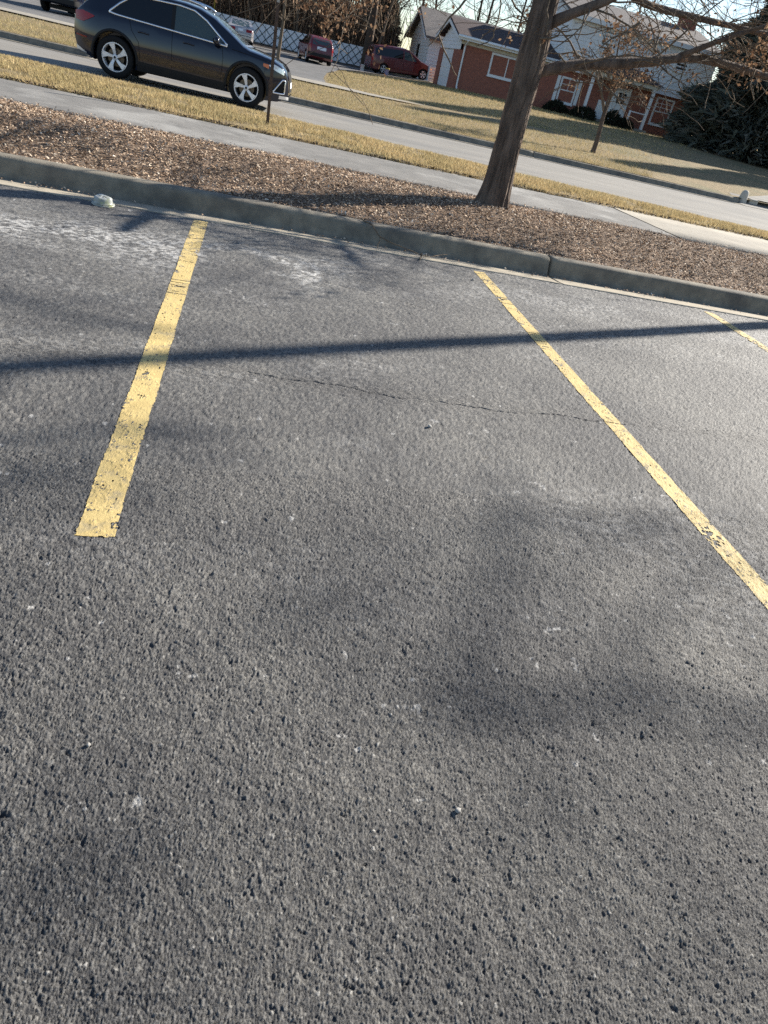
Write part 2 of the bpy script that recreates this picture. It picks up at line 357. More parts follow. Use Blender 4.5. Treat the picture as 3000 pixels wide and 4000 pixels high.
def stall_line(x0, x1, y0, y1, k):
    n = int((x1-x0+.03)/.0034); m = int((y1-y0+.03)/.0062)
    X, Y = np.meshgrid(np.linspace(x0-.012, x1+.012, n), np.linspace(y0-.015, y1+.01, m))
    h, rid = lot_height(X, Y); z = np.maximum(h, -.0008)*.8+.0014
    edge = .004*(vnoise(X/.012, Y/.012, 80+k)-.5)+.007*(vnoise(X/.12, Y/.12, 83+k)-.5)
    ok = (X > x0+edge) & (X < x1+edge) & (Y > y0+edge*1.5) & (Y < y1)
    wear = fbm(X*8, Y*5, 86+k, 3); fine = vnoise(X/.012, Y/.012, 88)
    ok &= ~((wear > .61) & (fine > .62)) & ~((fine > .972)) & ~((np.abs(vnoise(X*3+.6*vnoise(X*20, Y*20, 95), Y*16, 96)-.5) < .012) & (Y > 4.4)) & ~((h < -.0075))
    Fq = grid_faces(m, n); okf = ok.ravel()[Fq].all(1); Fq = Fq[okf]
    idx = np.unique(Fq); mp = np.full(X.size, -1); mp[idx] = np.arange(len(idx))
    me = fast_mesh('stall_line', np.stack([X.ravel(), Y.ravel(), z.ravel()], 1)[idx], mp[Fq])
    o = link('stall_line', me, M['paint'], lot, True); return o
o = stall_line(-.505, -.375, 1.90, 6.64, 1); o['label'] = 'worn yellow parking stall line on the left, its near end in view'
o = stall_line(2.235, 2.355, 1.62, 6.58, 2); o['label'] = 'worn yellow parking stall line running to the right frame edge'
o = stall_line(4.97, 5.09, 2.2, 6.58, 3); o['label'] = 'short bit of yellow stall line at the far right'

# ---- kerb and gutter strip of the lot
kerb = tag(empty('parking_kerb', (0, 6.9, 0)), 'concrete kerb with gutter strip between the lot and the mulch bed', kind='structure')
GP = [(6.655,-.10),(6.655,.006),(6.70,.003),(6.76,-.006),(6.90,-.020),(7.02,-.028),(7.045,-.029),(7.045,-.1)]
KP = [(7.03,-.10),(7.03,-.034),(7.055,-.015),(7.075,.03),(7.09,.105),(7.10,.13),(7.115,.145),(7.14,.152),(7.20,.154),(7.25,.150),(7.27,.138),(7.275,.05),(7.28,-.1)]
def kerb_section(x0, x1, prof, name, parent, mt, wob=.004, step=.12, cy=6.9):
    xs = np.r_[x0, x0+.012, np.arange(x0+.06, x1-.05, step), x1-.012, x1]
    V = []; n = len(prof)
    for i, xx in enumerate(xs):
        end = .008 if i in (0, len(xs)-1) else 0
        for y, z in prof:
            dz = wob*(vnoise(np.array(xx*2.3), np.array(z*30+y*8), 90)-.5); dy = wob*1.5*(vnoise(np.array(xx*1.1), np.array(z*20), 92)-.5)
            V.append((xx, y+float(dy)-cy+(end if z > .05 else 0), z+float(dz)-(end if z > .1 else 0)))
    F = [tuple(q) for q in grid_faces(len(xs), n)]+[tuple(range(n)), tuple(range((len(xs)-1)*n, len(xs)*n))[::-1]]
    mb = MB().add(V, F); o = mb.build(name, mt, parent, True)
    return o
for a, b in ((-14, -5.6), (-5.592, 3.245), (3.275, 12.2), (12.21, 24)):
    kerb_section(a, b, KP, 'kerb_section', kerb, M['concrete'])
    kerb_section(a+.004, b-.004, GP, 'gutter_strip', kerb, M['pan'])

# ---- mulch bed
def zm(x, y):
    t = np.clip((y-7.27)/1.5, 0, 1); s = np.clip((10.15-y)/1.3, 0, 1)
    base = .13+.17*(t*t*(3-2*t)); base2 = .195+.105*(s*s*(3-2*s))
    return np.minimum(base, base2)+.05*(fbm(x*1.3, y*1.6, 100, 4)-.45)*np.clip((y-7.2)*3, 0, 1)
nx, ny = 420, 44
X, Y = np.meshgrid(np.linspace(-14, 24, nx), np.linspace(7.265, 10.2, ny))
o = link('mulch_bed', fast_mesh('mulch_bed', np.stack([X.ravel(), Y.ravel(), (zm(X, Y)-.012+.02*(vnoise(X*18, Y*18, 103)-.5)).ravel()], 1), grid_faces(ny, nx)), M['soil'], None, True)
tag(o, 'brown mulched bed between the kerb and the path', kind='structure')
N_ = 95000
cx = np.where(RNG.random(N_) < .9, RNG.uniform(-5.0, 9.5, N_), RNG.uniform(-14, 20, N_)); cy = 7.24+2.96*RNG.random(N_)**.9
cx = np.r_[cx, RNG.uniform(-5, 9, 900)]; cy = np.r_[cy, 10.1+.3*RNG.random(900)**2]; N_ = len(cx)
cz = np.where(cy < 10.17, zm(cx, cy), .2)+RNG.uniform(-.008, .016, N_)
def chips(cx, cy, cz, L, Wd, T, tilt):
    n = len(cx); a = RNG.uniform(0, 2*np.pi, n); e1 = RNG.normal(0, tilt, n); e2 = RNG.normal(0, tilt, n)
    ux = np.stack([np.cos(a)*np.cos(e1), np.sin(a)*np.cos(e1), np.sin(e1)], 1); vx = np.stack([-np.sin(a)*np.cos(e2), np.cos(a)*np.cos(e2), np.sin(e2)], 1)
    wx = np.cross(ux, vx); c = np.stack([cx, cy, cz], 1); L = L[:, None]; Wd = Wd[:, None]; T = T[:, None]
    P = [c-ux*L-vx*Wd*.7, c+vx*-Wd+wx*T*.5, c+ux*L+vx*Wd*.4, c+vx*Wd*.9-ux*L*.6+wx*T]
    V = np.stack(P, 1).reshape(-1, 3); b = (np.arange(n)*4)[:, None]
    return V, np.concatenate([b+np.array([[0, 1, 3]]), b+np.array([[1, 2, 3]])])
V, F = chips(cx, cy, cz, RNG.uniform(.006, .026, N_)*(1+.7*(RNG.random(N_) < .05)), RNG.uniform(.003, .010, N_), RNG.uniform(.001, .007, N_), .38)
tag(link('wood_chips', fast_mesh('wood_chips', V, F), M['chip']), 'loose brown wood chips covering the mulch bed', 'wood chips', kind='stuff')

n = 420; gx_ = np.where(RNG.random(n) < .6, RNG.uniform(-5, 9, n), RNG.choice([-1.8, .9, 1.7, 3.3, 4.4], n)+RNG.normal(0, .22, n)); gy_ = 7.03-np.abs(RNG.normal(0, .07, n))
V, F = chips(gx_, gy_, np.full(n, -.016)+RNG.uniform(0, .008, n), RNG.uniform(.006, .02, n), RNG.uniform(.004, .010, n), RNG.uniform(.001, .006, n), .3)
tag(link('gutter_litter', fast_mesh('gutter_litter', V, F), M['chip']), 'crumbs of bark and leaf lying in the gutter', 'litter', kind='stuff')
# ---- path, concrete slab, verge, road
def sheet(name, pts_lo, pts_hi, z, mt, label, n=120, m=8, jit=.03, k=0, kind='structure', edge_drop=.06):
    """strip between two polylines (x,y) sampled along x"""
    lo = np.array(pts_lo, float); hi = np.array(pts_hi, float)
    xs = np.linspace(0, 1, n); X0 = lo[0, 0]+(lo[-1, 0]-lo[0, 0])*xs; X1 = hi[0, 0]+(hi[-1, 0]-hi[0, 0])*xs
    Y0 = np.interp(X0, lo[:, 0], lo[:, 1])+jit*(fbm(X0*2, X0*0, 110+k, 3)-.45); Y1 = np.interp(X1, hi[:, 0], hi[:, 1])+jit*(fbm(X1*2, X1*0+5, 120+k, 3)-.45)
    t = np.linspace(0, 1, m); X = X0[None]*(1-t[:, None])+X1[None]*t[:, None]; Y = Y0[None]*(1-t[:, None])+Y1[None]*t[:, None]
    Z = z(X, Y) if callable(z) else np.full(X.shape, z)
    X = np.concatenate([X[:1], X, X[-1:]]); Y = np.concatenate([Y[:1], Y, Y[-1:]]); Z = np.concatenate([Z[:1]-edge_drop, Z, Z[-1:]-edge_drop])
    o = link(name, fast_mesh(name, np.stack([X.ravel(), Y.ravel(), Z.ravel()], 1), grid_faces(m+2, n)), mt, None, False)
    return tag(o, label, kind=kind)
sheet('asphalt_path', [(-40, 10.1), (6.64, 10.1)], [(-40, 12.25), (6.4, 12.3)], lambda X, Y: .2+.006*(fbm(X*.8, Y*.8, 130)-.45), M['path'], 'weathered grey asphalt path behind the mulch bed', 300, 10, .10, 1)
sheet('concrete_walk', [(6.665, 10.1), (30, 10.2)], [(6.425, 12.3), (30, 12.3)], .206, M['slab'], 'pale concrete slab of the walk on the right', 60, 4, .015, 2)
VE = [(-60, 15.35), (-6, 15.35), (0, 15.4), (3, 14.75), (6, 14.2), (8, 13.9), (10.8, 13.45), (16, 13.1), (60, 13.1)]
def zv(x, y): return .215+.03*np.clip((y-12.2)/.8, 0, 1)+.03*(fbm(x*1.2, y*1.2, 140, 3)-.45)
sheet('grass_verge', [(-60, 12.2), (60, 12.2)], VE, lambda X, Y: zv(X, Y)-.015, M['lawn'], 'strip of dry tan grass between path and street', 500, 14, .05, 3, edge_drop=.15)
sheet('street', [(-120, 12.6), (120, 12.6)], [(-120, 21.3), (120, 21.3)], lambda X, Y: .10+.02*np.sin((Y-13)/8*np.pi)*0, M['road'], 'pale grey street behind the grass verge', 60, 12, 0, 4)
# near street kerb: thin concrete edge along the verge
xs = np.linspace(-40, 40, 320); ye = np.interp(xs, [p[0] for p in VE], [p[1] for p in VE])
ker = np.ones(9)/9; ye[4:-4] = np.convolve(ye, ker, 'valid')
prof = [(.0, .05), (.0, .205), (.03, .215), (.12, .212), (.14, .20), (.15, .12), (.17, .104), (.42, .104)]
V = np.array([(x_, y_+p[0], p[1]) for x_, y_ in zip(xs, ye) for p in prof])
tag(link('street_kerb', fast_mesh('street_kerb', V, grid_faces(len(xs), len(prof))), M['concrete'], None, True), 'low concrete kerb along the near side of the street', kind='structure')
FP = [(20.62, .05), (20.62, .104), (20.95, .106), (21.0, .112), (21.03, .18), (21.05, .225), (21.08, .243), (21.2, .246), (21.22, .2), (21.22, 0)]
fk = tag(empty('far_kerb', (0, 21, 0)), 'dark concrete kerb along the far side of the street', kind='structure')
for a, b in ((-60, -4.2), (.2, 8.0), (8.012, 15.25), (21, 60)):
    kerb_section(a, b, FP, 'kerb_section', fk, M['concrete'], .006, .4, 21)

# ---- far side terrain
xs = np.unique(np.r_[np.linspace(-300, -40, 14), np.linspace(-40, 60, 141), np.linspace(60, 300, 13)]); ys = np.unique(np.r_[np.linspace(21.15, 70, 110), np.linspace(70, 110, 20), np.linspace(110, 500, 10)])
X, Y = np.meshgrid(xs, ys); Xc = np.clip(X, -70, 70); Yc = np.clip(Y, 0, 100)
Z = zl(Xc, Yc)+.05*(fbm(X*.6, Y*.6, 150, 3)-.45)*np.clip((Y-21.5), 0, 1)
tag(link('lawn', fast_mesh('lawn', np.stack([X.ravel(), Y.ravel(), Z.ravel()], 1), grid_faces(len(ys), len(xs))), M['lawn'], None, True), 'tan winter lawn rising from the street to the brick house', kind='structure')
tag(link('ground', fast_mesh('ground', np.array([(-600, -600, -.2), (600, -600, -.2), (600, 900, -.2), (-600, 900, -.2)]), np.array([[0, 1, 2, 3]])), M['earth']), 'ground under and beyond the scene', kind='structure')
def ground_patch(name, poly, mt, label, dz=.02, res=.5):
    poly = [Vector((p[0], p[1], 0)) for p in poly]
    bm = bmesh.new(); f = bm.faces.new([bm.verts.new(p) for p in poly])
    lo = [min(p[i] for p in poly) for i in (0, 1)]; hi = [max(p[i] for p in poly) for i in (0, 1)]
    for ax in (0, 1):
        q = lo[ax]+res*2
        while q < hi[ax]:
            no = Vector((1, 0, 0)) if ax == 0 else Vector((0, 1, 0)); co = Vector((q, 0, 0)) if ax == 0 else Vector((0, q, 0))
            bmesh.ops.bisect_plane(bm, geom=bm.verts[:]+bm.edges[:]+bm.faces[:], plane_co=co, plane_no=no); q += res*2
    me = bpy.data.meshes.new(name)
    c = np.array([v.co for v in bm.verts]); z = zl(c[:, 0], c[:, 1])+.05*(fbm(c[:, 0]*.6, c[:, 1]*.6, 150, 3)-.45)+dz
    for v, q in zip(bm.verts, z): v.co.z = q
    bm.normal_update(); bm.to_mesh(me); bm.free()
    return tag(link(name, me, mt, None, True), label, kind='structure')
ground_patch('far_sidewalk', [(-60, 29.0), (4.2, 29.2), (6.5, 29.9), (4.2, 30.3), (2.6, 31.2), (-60, 30.9)], M['walk'], 'pale sidewalk strip beyond the street', .045)
ground_patch('driveway', [(-16, 30.95), (2.5, 31.1), (2.6, 34), (3.2, 40), (4.6, 48), (6.3, 53), (12, 55.3), (12, 58.5), (4, 59), (-4, 58), (-16, 50)], M['drive'], 'dark asphalt driveway with parked cars beyond the lawn', .04)
ground_patch('driveway_mouth', [(-4.1, 21.1), (.1, 21.1), (1.0, 29.1), (-6, 29.1)], M['slab'], 'driveway mouth crossing the lawn behind the black car', .03)
ground_patch('right_driveway', [(15.4, 21.3), (21, 21.3), (32, 24.5), (32, 27.5), (18.2, 23.6)], M['road'], 'driveway mouth at the far right of the street', .03)
ground_patch('leaf_litter_bank', [(-20, 58.2), (-4, 58.3), (4, 59.2), (10, 59), (10, 75), (-40, 75), (-40, 60)], M['earth'], 'dark leaf littered ground below the white fence', .03, .8)

for nm, x0, x1, mt_, lb in (('driveway_apron', -4.19, .19, M['slab'], 'apron of the driveway behind the black car'), ('right_apron', 15.26, 20.99, M['road'], 'apron of the driveway at the far right')):
    xs = np.linspace(x0, x1, 12); V = []
    for yy_, zz_ in ((20.6, .108), (20.95, .112), (21.2, .16), (21.7, None)):
        for x_ in xs: V.append((x_, yy_, zz_ if zz_ else float(zl(x_, yy_))+.04))
    tag(link(nm, fast_mesh(nm, np.array(V), grid_faces(4, 12)), mt_, None, True), lb, kind='structure')

# ---- grass blades
def blades(cx, cy, cz, hgt, wid, lean):
    n = len(cx); a = RNG.uniform(0, 2*np.pi, n); l = RNG.normal(0, lean, (n, 2))*hgt[:, None]
    dx = np.cos(a)*wid; dy = np.sin(a)*wid
    V = np.stack([np.stack([cx-dx, cy-dy, cz], 1), np.stack([cx+dx, cy+dy, cz], 1), np.stack([cx+l[:, 0], cy+l[:, 1], cz+hgt], 1)], 1).reshape(-1, 3)
    return V, (np.arange(n*3).reshape(-1, 3))
n = 85000
bx = np.where(RNG.random(n) < .85, RNG.uniform(-6.5, 11, n), RNG.uniform(-20, 20, n)); by0 = np.interp(bx, [p[0] for p in VE], [p[1] for p in VE])
by = 12.18+(by0-12.2)*RNG.random(n)
dens = fbm(bx*3, by*3, 160, 3); keep = RNG.random(n) < np.clip((dens-.22)*4, .12, 1); bx, by = bx[keep], by[keep]; n = len(bx)
V, F = blades(bx, by, zv(bx, by)-.02, RNG.uniform(.03, .085, n)*np.clip((np.interp(bx, [p[0] for p in VE], [p[1] for p in VE])-by)/.5, .45, 1), RNG.uniform(.004, .010, n), .55)
tag(link('verge_grass', fast_mesh('verge_grass', V, F), M['blade']), 'dry tan grass blades of the roadside verge', 'grass', kind='stuff')
n = 3500; lx = RNG.uniform(-6, 11, n); ly = 12.27-np.abs(RNG.normal(0, .07, n))+.05*(RNG.random(n)); 
V, F = chips(lx, ly, np.full(n, .212)+RNG.uniform(0, .02, n), RNG.uniform(.008, .03, n), RNG.uniform(.006, .016, n), RNG.uniform(.001, .008, n), .4)
M['litter'] = varied('leaf_litter', [(0, (.03, .022, .016)), (.6, (.085, .058, .038)), (1, (.26, .19, .12))])
tag(link('verge_litter', fast_mesh('verge_litter', V, F), M['litter']), 'dark leaf litter along the path edge of the verge', 'litter', kind='stuff')
n = 120000
v_ = RNG.random(n); by = 21.2+29*v_**1.5; bx = RNG.uniform(-9, 12, n)+(by-21)*RNG.uniform(0, .72, n)
dr = (by > 31) & (bx < np.interp(by, [31, 34, 40, 48, 53, 60], [2.6, 2.7, 3.3, 4.7, 6.4, 12.2]))
sw = (by > 28.95) & (by < 31) & (bx < 12.1); mo = (bx > -6+.2*(29-by)) & (bx < .2+.1*(by-21)) & (by < 29.2)
rd = (bx > 15.3) & (by < 23.4+(bx-18)*.28) & (by > 21.2+np.clip(bx-21, 0, 50)*.29) & (bx > 15.3+1.1*(by-21.3)); hs = (by > 48.6)
keep = ~(dr | (sw & (RNG.random(n) < .97)) | mo | rd | hs); bx, by = bx[keep], by[keep]; n = len(bx); sc = (by/30)
V, F = blades(bx, by, zl(bx, by)+.05*(fbm(bx*.6, by*.6, 150, 3)-.45)-.02, RNG.uniform(.05, .11, n)*sc**.3, RNG.uniform(.006, .013, n)*sc, .6)
tag(link('lawn_grass', fast_mesh('lawn_grass', V, F), M['lawnblade']), 'short dry grass of the lawn across the street', 'grass', kind='stuff')

# ================================================================ VEHICLES
class Car:
    """body surface given by side outline and half widths; x forward, z up"""
    def __init__(s, top, bot, belt, wmax, wroof, zroof, crown=.08, round_f=.75, round_r=.6, af=.30, ar=.22, tilt=.035):
        s.tilt = tilt
        s.top = np.array(top, float); s.bot = np.array(bot, float); s.belt = np.array(belt, float)
        s.wmax = wmax; s.wr = wroof; s.zr = zroof; s.crown = crown; s.x0 = s.top[0, 0]; s.x1 = s.top[-1, 0]
        s.rf, s.rr, s.af, s.ar = round_f, round_r, af, ar
    def zt(s, x): return np.interp(x, s.top[:, 0], s.top[:, 1])
    def zb(s, x): return np.interp(x, s.bot[:, 0], s.bot[:, 1])
    def zbelt(s, x): return np.interp(x, s.belt[:, 0], s.belt[:, 1])
    def W(s, x, z):
        x = np.asarray(x, float); z = np.asarray(z, float)
        df = np.clip((x-(s.x1-s.rf))/s.rf, 0, 1); dr = np.clip(((s.x0+s.rr)-x)/s.rr, 0, 1)
        p = 1-s.af*df**3-s.ar*dr**3
        zb = s.zbelt(x); q = (np.minimum(z, zb)-.62)/.5
        w = s.wmax*p*(1-np.where(q > 0, s.tilt, .035)*q*q-.02*(z < .35)*((.35-z)/.2))
        up = np.clip((z-zb)/(s.zr-zb), 0, 1.2)
        return w-(w-.015-s.wr*p**.5)*np.clip(up, 0, 1.2)**1.05-.012*(up > 0)
    def crown_at(s, x): return np.minimum(s.crown, (s.zt(x)-s.zb(x))*.3)
    def ztop(s, x, y):
        c = s.crown_at(x); we = s.W(x, s.zt(x)-c); r = np.clip(np.abs(y)/we, 0, 1)
        return s.zt(x)-c+c*(1-r**2.6)**(1/2.6)
    def body(s, name, mt, parent, arches, ns=90, nk=16, nt_=9):
        t = np.linspace(0, 1, ns); xs = s.x0+(s.x1-s.x0)*(.5-.5*np.cos(np.pi*t))*.35+(s.x1-s.x0)*t*.65
        V = []
        for x in xs:
            c = float(s.crown_at(x)); zb = float(s.zb(x)); ze = float(s.zt(x))-c
            zz = zb+(ze-zb)*np.linspace(0, 1, nk); sidew = s.W(x, zz)
            half = [(sidew[0]*.0, zb)]+[(w_, z_) for w_, z_ in zip(sidew, zz)]
            for ph in np.linspace(0, math.pi/2, nt_)[1:]:
                half.append((sidew[-1]*math.cos(ph)**(2/2.6) if ph < math.pi/2-.01 else 0., ze+c*math.sin(ph)**(2/2.6)))
            ring = [(x, y, z) for y, z in half]+[(x, -y, z) for y, z in half[-2:0:-1]]
            V += ring
        n = len(ring); F = []
        for i in range(ns-1):
            for j in range(n):
                k = (j+1) % n; F.append((i*n+j, i*n+k, (i+1)*n+k, (i+1)*n+j))
        F.append(tuple(range(n))); F.append(tuple(range((ns-1)*n, ns*n))[::-1])
        o = MB().add(V, F).build(name, mt, parent, True)
        if arches:
            cut = MB()
            for (ax, az, ar) in arches:
                for sd in (-1, 1):
                    a = np.linspace(0, 2*math.pi, 29)[:-1]; y0, y1 = sd*(s.wmax-.30), sd*(s.wmax+.2)
                    cut.prism([(ax+ar*math.cos(q), az+ar*math.sin(q)) for q in a], 'y', min(y0, y1), max(y0, y1))
            co = cut.build('cutter', None, parent); md = o.modifiers.new('b', 'BOOLEAN'); md.object = co; md.operation = 'DIFFERENCE'; md.solver = 'EXACT'
            SAVED.append((o, co))
        return o
    def side(s, name, mt, parent, xs, lo, hi, sd, off=.004, n=24, m=8, smooth=True):
        """panel on the flank between curves lo and hi (lists of (x,z))"""
        x = np.linspace(xs[0], xs[1], n); lo = np.array(lo, float); hi = np.array(hi, float)
        zlo = np.interp(x, lo[:, 0], lo[:, 1]); zhi = np.interp(x, hi[:, 0], hi[:, 1]); zhi = np.maximum(zhi, zlo+.001)
        t = np.linspace(0, 1, m)[:, None]; Z = zlo*(1-t)+zhi*t; X = np.broadcast_to(x, Z.shape)
        Yv = (s.W(X, Z)+off)*sd
        mb = MB().add(np.stack([X.ravel(), Yv.ravel(), Z.ravel()], 1), grid_faces(m, n))
        return mb.build(name, mt, parent, smooth)
    def end(s, name, mt, parent, ys, zs, front, off=.006, n=16, m=8, taper=0):
        """panel on the nose or tail: y range, z range"""
        Yg, Zg = np.meshgrid(np.linspace(ys[0], ys[1], n), np.linspace(zs[0], zs[1], m))
        Yg = Yg*(1-taper*(Zg-zs[0])/(zs[1]-zs[0]+1e-9))
        xs = np.linspace(s.x1, s.x0, 500) if front else np.linspace(s.x0, s.x1, 500)
        X = np.full(Yg.shape, xs[0]); found = np.zeros(Yg.shape, bool)
        for x in xs:
            ins = (np.abs(Yg) <= s.W(x, np.minimum(Zg, s.zt(x)))) & (Zg <= s.ztop(x, Yg)) & ~found
            X[ins] = x; found |= ins
        X = X+(off if front else -off)
        return MB().add(np.stack([X.ravel(), Yg.ravel(), Zg.ravel()], 1), grid_faces(m, n)).build(name, mt, parent, True)
    def line(s, name, mt, parent, pts, sd, r=.012, off=.0, n=6, res=30):
        p = np.array(pts, float); d = np.r_[0, np.cumsum(np.hypot(*np.diff(p, axis=0).T))]; q = np.linspace(0, d[-1], res)
        x = np.interp(q, d, p[:, 0]); z = np.interp(q, d, p[:, 1]); y = (s.W(x, z)+off)*sd
        return MB().tube(np.stack([x, y, z], 1), r, n).build(name, mt, parent, True)
SAVED = []
def finish_booleans():
    bpy.context.view_layer.update(); dg = bpy.context.evaluated_depsgraph_get()
    for o, co in SAVED:
        me = bpy.data.meshes.new_from_object(o.evaluated_get(dg)); o.modifiers.clear(); old = o.data; mts = [m for m in old.materials]
        o.data = me
        if not len(me.materials):
            for m in mts: me.materials.append(m)
        me.polygons.foreach_set('use_smooth', np.ones(len(me.polygons), bool)); me.name = o.name
        try: me.set_sharp_from_angle(angle=R(38))
        except Exception: pass
    for o, co in SAVED: bpy.data.objects.remove(co)
    SAVED.clear()
def wheel(parent, x, y, r, sd, w=.23, style='five', rr=.70, mats=None):
    """wheel > tyre (own mesh of the part), rim, brake_disc"""
    t = MB().lathe([(r*rr*.98, -w/2+.02), (r*rr+.01, -w/2), (r*.93, -w/2), (r*.985, -w/2+.025), (r, -w/2+.06), (r, w/2-.06), (r*.985, w/2-.025), (r*.93, w/2), (r*rr+.01, w/2), (r*rr*.98, w/2-.02), (r*rr*.98, -w/2+.02)], 40, 'y').build('wheel', M['tyre'], parent, True)
    t.location = (x, y, r)
    R0 = r*rr; mb = MB()
    mb.lathe([(R0, sd*(w/2-.035)), (R0*.985, sd*(w/2-.005)), (R0*.93, sd*(w/2-.004)), (R0*.90, sd*(w/2-.03)), (R0*.88, sd*(-w/2+.06))], 40, 'y')
    k = 5
    for i in range(k):
        a = 2*math.pi*i/k+.35
        def P(rad, da, dep): return (rad*math.cos(a+da), sd*dep, rad*math.sin(a+da))
        tw = .16 if style == 'five' else 0
        for (h0, h1, o0, o1) in ((.26, .25, 0, tw),):
            A = [P(R0*.18, -h0*1.8+o0, w/2-.03), P(R0*.18, h0*1.8+o0, w/2-.03), P(R0*.55, h1*1.0+o1*.5, w/2-.012), P(R0*.93, h1*1.15+o1, w/2-.008), P(R0*.93, -h1*.75+o1, w/2-.008), P(R0*.55, -h1*.75+o1*.5, w/2-.012)]
            B = [(p[0], p[1]-sd*.035, p[2]) for p in A]; n = 6
            mb.add(A+B, [tuple(range(n)), tuple(range(n, 2*n))]+[(q, (q+1) % n, n+(q+1) % n, n+q) for q in range(n)])
    mb.lathe([(0, sd*(w/2-.008)), (R0*.13, sd*(w/2-.010)), (R0*.20, sd*(w/2-.022)), (R0*.2, sd*(w/2-.06))], 16, 'y')
    rim = mb.build('rim', M['alloy'], t, False)
    MB().lathe([(0, sd*(w/2-.10)), (R0*.62, sd*(w/2-.10)), (R0*.62, sd*(w/2-.12))], 24, 'y').build('brake_disc', M['disc'], t)
    MB().lathe([(0, sd*(w/2-.14)), (R0*.9, sd*(w/2-.14))], 24, 'y').build('wheel_backing', M['dark'], t)
    MB().lathe([(0, sd*(w/2-.003)), (R0*.09, sd*(w/2-.005)), (R0*.1, sd*(w/2-.012))], 12, 'y').build('hub_cap', M['cladding'], t)
    return t
def seam(car, parent, pts, sd, r=.005):
    return car.line('door_seam', M['dark'], parent, pts, sd, r, -.001, 5, 24)

